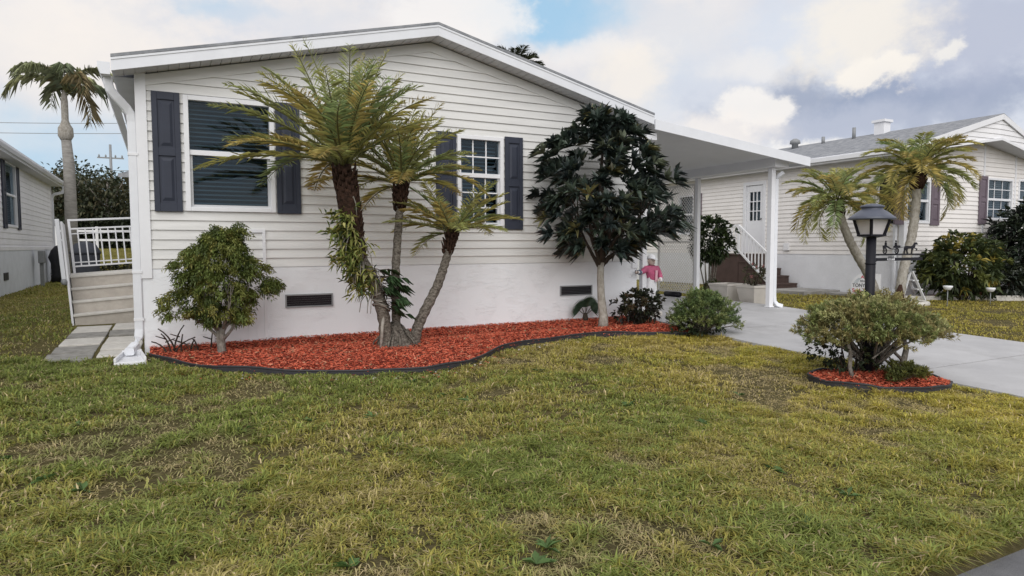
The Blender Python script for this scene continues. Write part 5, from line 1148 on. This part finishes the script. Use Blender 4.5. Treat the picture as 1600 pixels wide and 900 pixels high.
# ---- right yard palms
def right_palms():
    t = [A(*atY(x, y, 9.3)) for x, y in ((1374, 466), (1356, 428), (1332, 385), (1318, 352), (1308, 318))]; t[0][2] = 0
    palm('date_palm', 'date palm leaning left in front of the neighbour side wall', [tuple(p) for p in t], .105, .075, 38, 1.2, .1, 'date palms in the neighbour yard', boots=.3, nl=42, ll=.28, wl=.0095, yellow=.5, bark='palegrey', dead=.25, e_lo=-.5, drp=(1.2, 2.1))
    t = [A(*atY(x, y, 8.75)) for x, y in ((1405, 474), (1410, 430), (1424, 372), (1431, 320), (1434, 272))]; t[0][2] = 0
    palm('date_palm', 'taller date palm in a white stone ring in front of the neighbour window', [tuple(p) for p in t], .10, .085, 46, 1.32, .1, 'date palms in the neighbour yard', boots=.34, nl=44, ll=.30, wl=.0095, yellow=.4, bark='palegrey', dead=.3, e_lo=-.55, bootr=1.5, drp=(1.2, 2.1))
    c = t[0]; mb = MB(); n = 26
    P = [(c[0]+.55*math.cos(a), c[1]+.5*math.sin(a), .03) for a in np.linspace(0, 6.283, n)]; mb.tube(P, .055, 8); tag(mb.build('ring_kerb', M['stone']), 'white stone ring kerb round the taller neighbour palm', 'kerb')
    mb = MB(); mb.tube([tuple(t[0]+A(-.16, -.05, -.03)), tuple(t[0]+A(-.11, -.06, .2)), tuple(t[0]+A(-.05, -.05, .42))], [.16, .10, .03], 9, jit=.15)
    fp = [o for o in bpy.data.objects if o.name == 'date_palm.004'][0]; mb.build('root_clump', M['palmdark'], fp)
right_palms()
def yard_bits():
    # kerb of the neighbour bed
    mb = MB(); pts = [A(*atY(1396, 470, 9.45)), A(16.2, 8.75, 0), A(17.2, 8.2, 0), A(18.8, 7.6, 0), A(20.5, 7.2, 0)]
    for a, b in zip(pts, pts[1:]): a[2] = b[2] = .04; mb.bar(a, b-(b-a)*.004, .1, .12)
    tag(mb.build('bed_kerb', M['stone']), 'pale stone kerb along the neighbour front bed', 'kerb')
    V = [(p[0], p[1]+.04, .03) for p in pts]+[(20.5, NY-.02, .03), (pts[0][0]+.4, NY-.02, .03)]; mb = MB(); mb.prism(V, (0, 0, -.1)); tag(mb.build('mulch_bed', mat('dull_mulch', (.10, .03, .025), 1, .05, vscale=20, col2=(.2, .05, .035), bump=1)), 'dull red mulch strip at the neighbour front wall', kind='structure')
    # realtor sign
    c = A(*atY(1352, 470, 10.0)); c[2] = 0; T_ = thing('realtor_sign', tuple(c), 'white yard sign with red and black lettering behind the lamp post', 'sign'); ang = R(-48)
    ux = A(math.cos(ang), math.sin(ang), 0); w, h, z0 = .62, .50, .08; o = c-ux*w/2-A(0, 0, 0); nn = A(math.sin(ang), -math.cos(ang), 0)
    ps = [(0, 0), (w, 0), (w, h)]+[(w*.5+0, h+.04)]+[(.16, h), (.06, h*.80), (0, h*.60)]; mb = MB(); mb.prism([tuple(o+ux*a+A(0, 0, z0+b)) for a, b in ps], tuple(-nn*.012)); board = mb.build('board', M['signwhite'], T_)
    for q in (.12, w-.12): mb = MB(); p = o+ux*q-nn*.02; mb.tube([tuple(p+A(0, 0, -.1)), tuple(p+A(0, 0, .4))], .008, 6); mb.build('stake', M['grey'], T_)
    rot = (R(90), 0, ang)
    def tx(s, a, b, size, m, wd=1.0): text(s, tuple(o+ux*a+A(0, 0, z0+b)+nn*.003), size, m, board, rot, width=wd)
    tx('ALL', .20, .40, .10, 'signred', 1.1); tx('REALTY', .19, .315, .07, 'signblack', .8); tx('TONY ALLI', .03, .20, .115, 'signblack', .82); tx('546-247', .02, .075, .13, 'signred', .98)
    mb = MB()
    for k in range(4): p = o+ux*(.06+.025*k)+A(0, 0, z0+.31+.03*k)+nn*.002; mb.bar(tuple(p), tuple(p+ux*.08), .004, .012)
    mb.build('emblem', M['signblue'], board)
    mb = MB(); a = [tuple(o+ux*q+A(0, 0, z0+z)+nn*.002) for q, z in ((.005, .005), (w-.005, .005), (w-.005, .035), (.005, .035))]; mb.prism(a, tuple(nn*.001)); mb.build('red_band', M['signred'], board)
    # white step stool ladder behind the palm
    c = A(*atY(1422, 466, 9.3)); c[2] = .04; T_ = thing('step_ladder', tuple(c), 'small white folding step ladder behind the taller neighbour palm', 'ladder'); ux = norm(A(1, -.7, 0)); uy = A(ux[1]*-1, ux[0], 0)*-1; P = lambda a, b, z: tuple(c+ux*a+uy*b+A(0, 0, z))
    for b in (-.17, .17):
        mb = MB(); mb.bar(P(.24, b, -.03), P(-.05, b, .62), .025, .05); mb.build('front_leg', M['white_b'], T_); mb = MB(); mb.bar(P(-.24, b, -.03), P(-.08, b, .60), .02, .035); mb.build('rear_leg', M['white_b'], T_)
    for a, z in ((.15, .2), (.05, .4)): mb = MB(); mb.add(*(lambda m_: (m_.v, m_.f))(MB().prism([P(a-.07, -.16, z), P(a+.05, -.16, z), P(a+.05, .16, z), P(a-.07, .16, z)], (0, 0, .03)))); mb.build('step', M['white_b'], T_)
    mb = MB(); mb.prism([P(-.16, -.18, .6), P(.02, -.18, .6), P(.02, .18, .6), P(-.16, .18, .6)], (0, 0, .035)); mb.build('top_step', M['grey'], T_)
    # solar lights
    for k, (px, py, lb) in enumerate(((1481, 449, 'left of two small white solar garden lights before the yellowish bush'), (1548, 452, 'right of two small white solar garden lights before the dark bush'))):
        q = A(*atY(px, py, 7.95-.1*k)); T_ = thing('solar_light', (q[0], q[1], .0), lb, 'garden light', 'solar garden lights'); mb = MB(); mb.tube([(q[0], q[1], -.05), (q[0], q[1], q[2]-.03)], .01, 6); mb.build('stake', M['grey'], T_)
        mb = MB(); mb.lathe((q[0], q[1], q[2]), [(.02, -.06), (.055, -.05), (.085, .0), (.09, .03), (.06, .035)], 14); mb.build('lamp_head', M['signwhite'], T_)
yard_bits()
bush('croton_bush', 'large green bush with yellow tinged leaves in front of the neighbour home', tuple(atY(1503, 467, 8.75)*A(1, 1, 0)), (1.02, .72, .78), 520, .17, .065, [(.075, .10, .038), (.055, .075, .03), (.15, .17, .05), (.40, .33, .08)], [5, 4, 3, 1.1], stems=14, z0=.0, lump=.28, seed=2, droop=.3)
bush('dark_bush', 'tall dark green bush at the right edge before the neighbour windows', tuple(atY(1612, 466, 8.9)*A(1, 1, 0)), (1.25, .8, 1.22), 560, .21, .075, [(.022, .033, .022), (.036, .05, .028), (.016, .02, .017)], [4, 3, 3], stems=14, z0=.0, lump=.3, seed=6, m='gloss')
bush('dark_bush', 'lower dark bush filling between the yellowish bush and the right edge', tuple(atY(1565, 466, 8.5)*A(1, 1, 0)), (.8, .5, .42), 190, .15, .06, [(.018, .026, .016), (.03, .038, .02)], [4, 3], stems=8, z0=.0, lump=.3, seed=7, m='gloss')

# ------------------------------------------------------------------ neighbouring home on the left
def left_home():
    X = -3.72; Y0, Y1 = 6.0, 31.0; N_ = thing('mobile_home', (X, 20, 0), 'grey sided neighbouring home at the left edge with a single shuttered window in view', 'house'); ze = 3.66; zs = 1.18
    mp = Map((X, Y0, 0), (0, 1, 0), (1, 0, 0)); u = lambda y: y-Y0
    ya, yb = float(atX(7, 300, X)[1]), float(atX(24, 300, X)[1]); z_ = lambda x, y: float(atX(x, y, X)[2]); WN = (u(ya), u(yb), z_(16, 355), z_(16, 255))
    siding(mp, lambda z: 0, lambda z: Y1-Y0, zs, ze, [WN], h=.16, lap=.016).build('side_siding', M['siding_c'], N_)
    window(N_, mp, *WN, (WN[2]+WN[3])/2, 1, 1, 1, 'blind_b', fr=.06)
    shutter(N_, mp, WN[0]-.45, WN[0]-.01, WN[2]-.05, WN[3]+.04); shutter(N_, mp, WN[1]+.01, WN[1]+.45, WN[2]-.05, WN[3]+.04)
    mb = MB(); mb.box(X-.2, X+.03, Y0, Y1+.02, -.1, zs-.004); mb.build('skirting', mat('grey_stucco', (.66, .69, .74), .9, .15, var=.06, vscale=3, bump=.3, bscale=30), N_)
    mb = MB(); mb.box(X+.0, X+.045, Y0, Y1+.03, zs-.003, zs+.10); mb.box(X-.05, X+.03, Y1-.05, Y1+.04, zs+.1, ze); mb.build('trim', M['siding_c'], N_)
    mb = MB(); W_ = 7.2; mb.add([(X, Y1, 0), (X-W_, Y1, 0), (X-W_, Y1, ze), (X-W_/2, Y1, ze+.9), (X, Y1, ze), (X-W_, Y0, 0), (X-W_, Y0, ze), (X, Y0, 0), (X, Y0, ze), (X-W_/2, Y0, ze+.9)], [(0, 1, 2, 3, 4), (1, 5, 6, 2), (5, 7, 8, 9, 6)]); mb.build('wall', M['siding_c'], N_)
    mb = MB(); o = .35; zt_ = ze+.13
    for s_ in (1, -1):
        xe = X+o if s_ > 0 else X-W_-o; mb.prism([(xe, Y0-.3, zt_-.06), (X-W_/2, Y0-.3, zt_+.24*(W_/2+o)-.06), (X-W_/2, Y0-.3, zt_+.24*(W_/2+o)), (xe, Y0-.3, zt_)], (0, Y1-Y0+.6, 0))
    rf = mb.build('roof', M['shingle'], N_)
    mb = MB(); mb.box(X+o+.002, X+o+.03, Y0-.3, Y1+.3, zt_-.2, zt_-.005); mb.prism([(X+o+.031, Y0-.3, z) if False else (x, Y0-.3, z) for x, z in ((X+o+.031, zt_-.15), (X+o+.10, zt_-.15), (X+o+.14, zt_-.08), (X+o+.14, zt_-.02), (X+o+.031, zt_-.02))], (0, Y1-Y0+.6, 0)); mb.build('gutter', M['white'], rf)
    mb = MB(); mb.box(X, X+o, Y0-.2, Y1+.2, zt_-.19, zt_-.175); mb.build('soffit', M['soffit'], rf)
    dspout([(X+o+.08, Y1+.1, zt_-.16), (X+o+.08, Y1+.1, zt_-.3), (X+o+.02, Y1+.1, zt_-.42), (X+.1, Y1+.08, zt_-.5), (X+.02, Y1+.12, zt_-.62), (X+.02, Y1+.12, .1)], .11, .1, 'downspout', N_)
    for px, py in ((9, 432), (81, 416)): q = atX(px, py, X+.03); mb = MB(); mb.box(X+.031, X+.05, q[1]-.28, q[1]+.28, q[2]-.1, q[2]+.1); mb.build('vent', M['vent'], N_)
    # meter pedestal
    q = atX(66, 428, X+.25); T_ = thing('meter_pedestal', (q[0], q[1], 0), 'grey electric meter post against the left neighbour skirting', 'meter post'); mb = MB(); mb.box(q[0]-.05, q[0]+.05, q[1]-.07, q[1]+.07, -.1, .75); mb.build('post', M['grey'], T_); mb = MB(); mb.box(q[0]-.07, q[0]+.09, q[1]-.2, q[1]+.2, .75, 1.15); mb.build('box', M['grey'], T_, bevel=.02)
left_home()
def backyard():
    q = A(*atY(98, 424, 29.0)); q[2] = 0; T_ = thing('covered_grill', tuple(q), 'dark covered grill standing at the rear corner of the left neighbour home', 'grill'); mb = MB()
    mb.lathe(tuple(q), [(.36, 0), (.36, .3), (.33, .7), (.40, .9), (.36, 1.15), (.2, 1.3), (.03, 1.36)], 20, squash=.75); V = mb.v; mb.v = [(x+.03*math.sin(z*7+x*9), y, z) for x, y, z in V]; mb.build('cover', M['cover'], T_)
    mb = MB(); mb.lathe((q[0]+.42, q[1]-.2, 0), [(.2, 0), (.22, .3), (.16, .7), (.05, .9)], 12, squash=.7); tag(mb.build('storage_bag', M['maroon']), 'maroon cloth bundle beside the dark covered grill', 'bag')
    q = A(*atY(134, 410, 17.5)); q[2] = 0; T_ = thing('storage_bin', tuple(q), 'dark rounded bin behind the white porch railing', 'bin'); mb = MB(); zt_ = float(atY(134, 377, 17.5)[2]); h = zt_
    mb.lathe(tuple(q), [(.2, 0), (.24, h*.3), (.28, h*.75), (.28, h*.8)], 16); mb.build('body', M['darkwall'], T_); mb = MB(); mb.lathe((q[0], q[1], h*.8), [(.3, 0), (.3, .04), (.2, h*.16), (.02, h*.2)], 16); mb.build('lid', M['darkwall'], T_)
    # white rail fence on the grassy bank
    zb = float(atY(140, 361, 44)[2]); T_ = thing('rail_fence', (-5, 44, 1.15), 'distant white rail fence on the grassy bank beyond the back lawns', 'fence')
    for z in (zb, zb-.5): mb = MB(); mb.box(-11, -1.0, 43.97, 44.03, z-.06, z+.06); mb.build('rail', M['white_b'], T_)
    for x in np.arange(-10.8, -1, 1.9): mb = MB(); mb.box(x-.07, x+.07, 43.9, 43.968, 1.0, zb+.25); mb.build('post', M['white_b'], T_)
    L = Leaves(); n = 9000; P = np.stack([RNG.uniform(-13, 0, n), RNG.uniform(49, 50, n), 1.1+1.9*RNG.random(n)**.9], 1); L.add(P, rv(n)+A(0, -.3, .2), .3, .15, mixcol([(.03, .04, .02), (.045, .055, .03), (.02, .026, .016)], [3, 2, 3], n), .2); tag(L.build('hedge', M['leaf']), 'dark hedge behind the distant white rail fence', 'hedge')
    L = Leaves(); n = 2600; P = np.stack([RNG.uniform(-8, -.5, n), RNG.uniform(30, 30.7, n), .62*RNG.random(n)**.8], 1); L.add(P, rv(n)+A(0, -.3, .2), .17, .08, mixcol([(.03, .04, .02), (.06, .055, .03), (.02, .026, .016)], [3, 2, 3], n), .2); tag(L.build('low_hedge', M['leaf']), 'low dark hedge across the back lawn behind the porch railing', 'hedge')
    # tall home at right of the gap
    T_ = thing('distant_home', (-1, 36, 0), 'slate coloured taller home with grey roof peeking past the front corner', 'house'); x0 = float(atY(189, 270, 36)[0]); ze = float(atY(190, 272, 36)[2]); zt2 = float(atY(205, 252, 36)[2])+.4
    mb = MB(); mb.box(x0+.35, x0+7, 36, 43, 0, ze); mb.build('wall', M['darkwall'], T_); mb = MB(); mb.prism([(x0, 35.6, ze), (x0+7.4, 35.6, ze), (x0+3.7, 35.6, zt2+.5)], (0, 7.8, 0)); mb.box(x0-.1, x0+7.5, 35.5, 35.59, ze-.18, ze+.0); mb.build('roof', M['shingle'], T_)
backyard()
def bgtree(name, label, x, y, h, r, cols, wts, n=260, ll=.42, lw=.2, grp=None):
    T_ = thing(name, (x, y, 1.15), label, 'tree', grp); mb = MB(); mb.tube([(x, y, 1.0), (x+.1, y, h*.3), (x-.1, y, h*.6), (x, y, h*.9)], [.22, .18, .13, .04], 8)
    for i in range(6): a = i*1.05; mb.tube([(x, y, h*(.25+.08*i)), (x+math.cos(a)*r*.35, y+math.sin(a)*r*.35, h*(.42+.06*i)), (x+math.cos(a)*r*.7, y+math.sin(a)*r*.7, h*(.5+.07*i))], [.09, .06, .02], 6)
    mb.build('trunk', M['bark'], T_); L = Leaves()
    for i in range(n):
        v = rv(1)[0]; k = random.random()**.4; a = math.atan2(v[1], v[0]); q = 1+.22*math.sin(3*a+x)+.15*math.sin(5*a+v[2]*5+x)
        p = A(x+v[0]*r*k*q, y+v[1]*r*k*q, h*.56+v[2]*h*.44*k*(1+.1*math.sin(4*a+x))); m_ = 12; c = mixcol(cols, wts, 1)
        L.add(p+rv(m_)*.5, rv(m_)+v*.4, RNG.uniform(ll*.6, ll, m_), RNG.uniform(lw*.6, lw, m_), c*np.ones((m_, 3)), .2, jitter=.3)
    L.build('crown', M['leaf'], T_)
DC = [(.055, .065, .035), (.04, .05, .028), (.085, .085, .045), (.11, .095, .05)]
for i, (px, Y, h, r, lb) in enumerate(((60, 60, 7.0, 3.6, 'dark bushy tree behind the left neighbour roof'), (108, 54, 6.7, 2.6, 'olive tree right behind the smooth palm trunk'), (140, 57, 7.2, 3.0, 'rounded olive tree in the middle of the far gap'), (172, 53, 6.6, 2.8, 'loose twiggy tree below the utility pole'), (208, 60, 6.6, 3.4, 'dark tree by the slate coloured home'), (124, 66, 7.6, 3.2, 'farthest dull green tree in the gap between the homes'))):
    bgtree('background_tree', lb, float(atY(px, 380, Y)[0]), Y, h, r, DC, [4, 4, 3, 1.5], grp='trees beyond the back lawn')
# tall palm between the homes and one behind the roof
def tallpalms():
    t = [A(*atY(x, y, 26)) for x, y in ((112, 420), (111, 340), (108, 260), (103, 215), (103, 195))]; t[0][2] = 0
    b = t[0]; T_ = thing('queen_palm', tuple(b), 'tall smooth grey palm with drooping thin fronds between the two homes', 'palm'); mb = MB()
    mb.tube([tuple(t[0]), tuple(t[1]), tuple(t[2]), tuple(t[3])], [.19, .18, .165, .14], 14, jit=.03); tr = mb.build('trunk', M['palmgrey'], T_)
    mb = MB(); c = t[3]; mb.lathe(tuple(c), [(.14, -.1), (.22, .05), (.21, .3), (.14, .42), (.10, .55), (.10, 1.1), (.08, 1.35), (.04, 1.5)], 12); mb.build('crownshaft', M['palegrey'], tr)
    L = Leaves(); mb = MB(); top = A(*atY(102, 150, 26)); random.seed(5)
    for i in range(11):
        az = i*2.4+.3; u = i/11; frond(L, mb, top+A(0, 0, random.uniform(-.1, .2)), az, .75+.75*u, random.uniform(2.4, 2.9)-.7*u, random.uniform(2.0, 2.5)*(1-.2*u), 30, .5, ((.40, .43, .26), (.33, .38, .24), (.46, .47, .28))[random.choice((0, 1, 2))] if random.random() < .85 else (.42, .35, .2), .010, random.uniform(-.4, .4), .15, hang=(.6, 1.2), spreadang=(25, 75))
    L.build('crown', M['frond'], T_); mb.build('leaf_stalks', M['leafstalk'], T_)
    q = A(*atY(806, 100, 28)); b = A(q[0], q[1], 0); T_ = thing('queen_palm', tuple(b), 'distant palm whose top just shows over the roof ridge', 'palm'); mb = MB(); mb.tube([tuple(b), (b[0]+.2, b[1], q[2]*.5), (q[0], q[1], q[2]-.6)], [.2, .16, .13], 10); mb.build('trunk', M['palmgrey'], T_)
    L = Leaves(); mb = MB()
    for i in range(19): u = i/19; frond(L, mb, q+A(0, 0, -.3), i*2.4, .3+1.1*u, random.uniform(.6, 1.3), random.uniform(1.2, 1.6), 40, .5, (.05, .06, .035), .03, 0, .15)
    L.build('crown', M['frond'], T_); mb.build('leaf_stalks', M['leafstalk'], T_)
tallpalms()
def poles():
    q = atY(175, 300, 75); T_ = thing('utility_pole', (q[0], q[1], 0), 'thin far utility pole with crossarm above the trees', 'utility pole'); zt_ = float(atY(175, 226, 75)[2]); mb = MB(); mb.tube([(q[0], q[1], 0), (q[0], q[1], zt_)], [.17, .11], 8); mb.build('pole', M['grey'], T_)
    mb = MB(); za = float(atY(175, 247, 75)[2]); mb.box(q[0]-1.1, q[0]+1.1, q[1]-.06, q[1]+.06, za-.06, za+.06)
    for x in (-.95, -.4, .4, .95): mb.lathe((q[0]+x, q[1], za+.06), [(.06, 0), (.08, .12), (.04, .25)], 8)
    mb.build('crossarm', M['grey'], T_)
    for i, (ya, yb) in enumerate(((190, 191), (206, 207), (266, 264))):
        a = atY(-250, ya-4, 75); b = atY(420, yb-2, 75); mb = MB(); P = [a+(b-a)*t+A(0, 0, -1.0*math.sin(math.pi*t)*.3) for t in np.linspace(0, 1, 20)]; mb.tube(P, .028, 5); tag(mb.build('power_line', M['grey']), ('highest thin power line crossing the sky at left', 'middle thin power line crossing the sky at left', 'lowest power line just above the far trees at left')[i], 'power line', 'power lines at left')
poles()

# ------------------------------------------------------------------ sky and sun
SUN_EL, SUN_AZ = R(36), R(207)       # azimuth clockwise from +Y: high behind the viewer's left shoulder, softened by cloud
def sky():
    w = bpy.data.worlds.new('World'); S.world = w; w.use_nodes = True; nt = w.node_tree; N, L = nt.nodes, nt.links; bg = N['Background']; bg.inputs[1].default_value = .1
    st_ = N.new('ShaderNodeTexSky'); st_.sky_type = 'NISHITA'; st_.sun_disc = False; st_.sun_elevation = SUN_EL; st_.sun_rotation = SUN_AZ; st_.air_density = 1.0; st_.dust_density = 1.5
    tc = N.new('ShaderNodeTexCoord'); sp = N.new('ShaderNodeSeparateXYZ'); L.new(tc.outputs['Generated'], sp.inputs[0])
    def m2(op, a, b=None, c=None):
        n = N.new('ShaderNodeMath'); n.operation = op
        for i, q in enumerate((a, b, c)):
            if q is None: continue
            if isinstance(q, (int, float)): n.inputs[i].default_value = q
            else: L.new(q, n.inputs[i])
        return n.outputs[0]
    az = m2('ARCTAN2', sp.outputs[0], sp.outputs[1]); el = m2('ARCSINE', sp.outputs[2])
    def noise(sc, det, st=(1, 1, 1), ro=.55, off=0):
        mp = N.new('ShaderNodeMapping'); mp.inputs['Scale'].default_value = st; mp.inputs['Location'].default_value = (off, off*.7, off*.3); L.new(tc.outputs['Generated'], mp.inputs[0])
        n = N.new('ShaderNodeTexNoise'); n.inputs['Scale'].default_value = sc; n.inputs['Detail'].default_value = det; n.inputs['Roughness'].default_value = ro; L.new(mp.outputs[0], n.inputs[0]); return n.outputs['Fac']
    nA = noise(5, 8, (1, 1, 2.2)); nB = noise(13, 9, (1, 1, 1.5), .6, 3); nC = noise(34, 6, (1, 1, 1.3), .6, 7)
    wa = m2('ADD', az, m2('MULTIPLY', m2('SUBTRACT', nB, .5), .10)); we = m2('ADD', el, m2('MULTIPLY', m2('SUBTRACT', noise(11, 9, (1, 1, 1), .6, 9), .5), .08))
    def mix(fac, c1, c2):
        n = N.new('ShaderNodeMixRGB'); L.new(fac, n.inputs[0]) if not isinstance(fac, (int, float)) else setattr(n.inputs[0], 'default_value', fac)
        for i, c in ((1, c1), (2, c2)):
            if isinstance(c, tuple): n.inputs[i].default_value = (*c, 1)
            else: L.new(c, n.inputs[i])
        return n.outputs[0]
    def step(v, a, b):
        n = N.new('ShaderNodeMapRange'); n.interpolation_type = 'SMOOTHSTEP'; n.inputs['From Min'].default_value = a; n.inputs['From Max'].default_value = b; L.new(v, n.inputs['Value']); return n.outputs[0]
    K = 7.9; c_ = lambda r, g, b: (r*K, g*K, b*K)
    veil = mix(step(nA, .36, .64), c_(.73, .735, .78), c_(.86, .825, .815))
    veil = mix(m2('MULTIPLY', step(nB, .44, .66), .6), veil, c_(.63, .68, .78))
    # thin cover: a little of the blue sky always comes through
    blue = mix(.8, st_.outputs[0], c_(.42, .66, .86))
    col = veil
    def blob(px, py, rx, ry, c, soft=.5, rough=.8, amt=1.0, edge=None):
        nonlocal col
        d = norm(ray(px, py)); a0 = math.atan2(d[0], d[1]); e0 = math.asin(d[2]); ra, re = rx/1100, ry/1100
        u = m2('DIVIDE', m2('SUBTRACT', wa, a0), ra); v = m2('DIVIDE', m2('SUBTRACT', we, e0), re)
        r_ = m2('SQRT', m2('ADD', m2('MULTIPLY', u, u), m2('MULTIPLY', v, v)))
        r_ = m2('ADD', r_, m2('MULTIPLY', m2('SUBTRACT', edge if edge is not None else nC, .5), rough))
        f = step(r_, 1+soft, 1-soft)
        if amt != 1: f = m2('MULTIPLY', f, amt)
        col = mix(f, col, c)
    blob(870, 22, 125, 42, blue, .5, .8, 1.0); blob(1020, 135, 90, 70, c_(.68, .75, .84), .8, .6, .6); blob(110, 240, 170, 60, blue, .7, .9, .55); blob(60, 290, 150, 30, blue, .7, .9, .5); blob(345, 6, 60, 14, blue, .7, .8, .7)
    blob(1500, 120, 330, 170, c_(.68, .73, .83), .6, .8, .7); blob(1060, 40, 120, 40, c_(.80, .80, .82), .8, .5, .5)
    blob(1230, 70, 70, 60, c_(.70, .76, .86), .8, .9, .7); blob(1400, 100, 60, 60, c_(.62, .68, .80), .7, 1.2, .7); blob(1375, 160, 200, 36, c_(.31, .37, .51), .6, 1.3, .95); blob(1240, 148, 42, 40, c_(.38, .43, .55), .5, 1.3, .9); blob(1290, 188, 170, 24, c_(.52, .56, .67), .7, .8, .8); blob(1540, 50, 120, 60, c_(.46, .50, .63), .7, 1.3, .75); blob(1180, 105, 60, 22, c_(.90, .87, .84), .7, 1.4, .6); blob(1100, 150, 70, 18, c_(.66, .70, .79), .8, 1.3, .6); blob(930, 80, 80, 22, c_(.92, .89, .87), .6, 1.4, .6); blob(440, 25, 120, 26, c_(.70, .73, .80), .8, 1.4, .6)
    blob(1350, 45, 80, 62, c_(.92, .87, .80), .5, 1.2, .9); blob(1362, 118, 50, 20, c_(.96, .91, .84), .3, 1.1, .9); blob(1180, 168, 46, 26, c_(.94, .91, .88), .3, 1.1, .9); blob(1130, 205, 80, 22, c_(.94, .89, .85), .6, 1.0, .8); blob(1270, 225, 60, 14, c_(.95, .93, .90), .3, 1.1, .8)
    blob(1472, 78, 18, 11, c_(.92, .89, .84), .4, 1.2, .8); blob(985, 122, 60, 44, c_(.95, .88, .80), .6, 1.0, .75); blob(715, 25, 110, 42, c_(.94, .91, .89), .35, 1.1, .8); blob(90, 40, 130, 60, c_(.93, .89, .86), .7, 1.0, .6); blob(150, 90, 130, 60, c_(.96, .89, .82), .8, .8, .6)
    L.new(col, bg.inputs[0])
    sd = bpy.data.lights.new('sun', 'SUN'); so = bpy.data.objects.new('sun', sd); COL.objects.link(so); sd.energy = 1.8; sd.angle = R(65); sd.color = (1, .975, .94)
    dv = A(math.sin(SUN_AZ)*math.cos(SUN_EL), math.cos(SUN_AZ)*math.cos(SUN_EL), math.sin(SUN_EL)); so.rotation_euler = Vector(tuple(dv)).to_track_quat('Z', 'Y').to_euler(); so.location = (0, -5, 20)
sky()
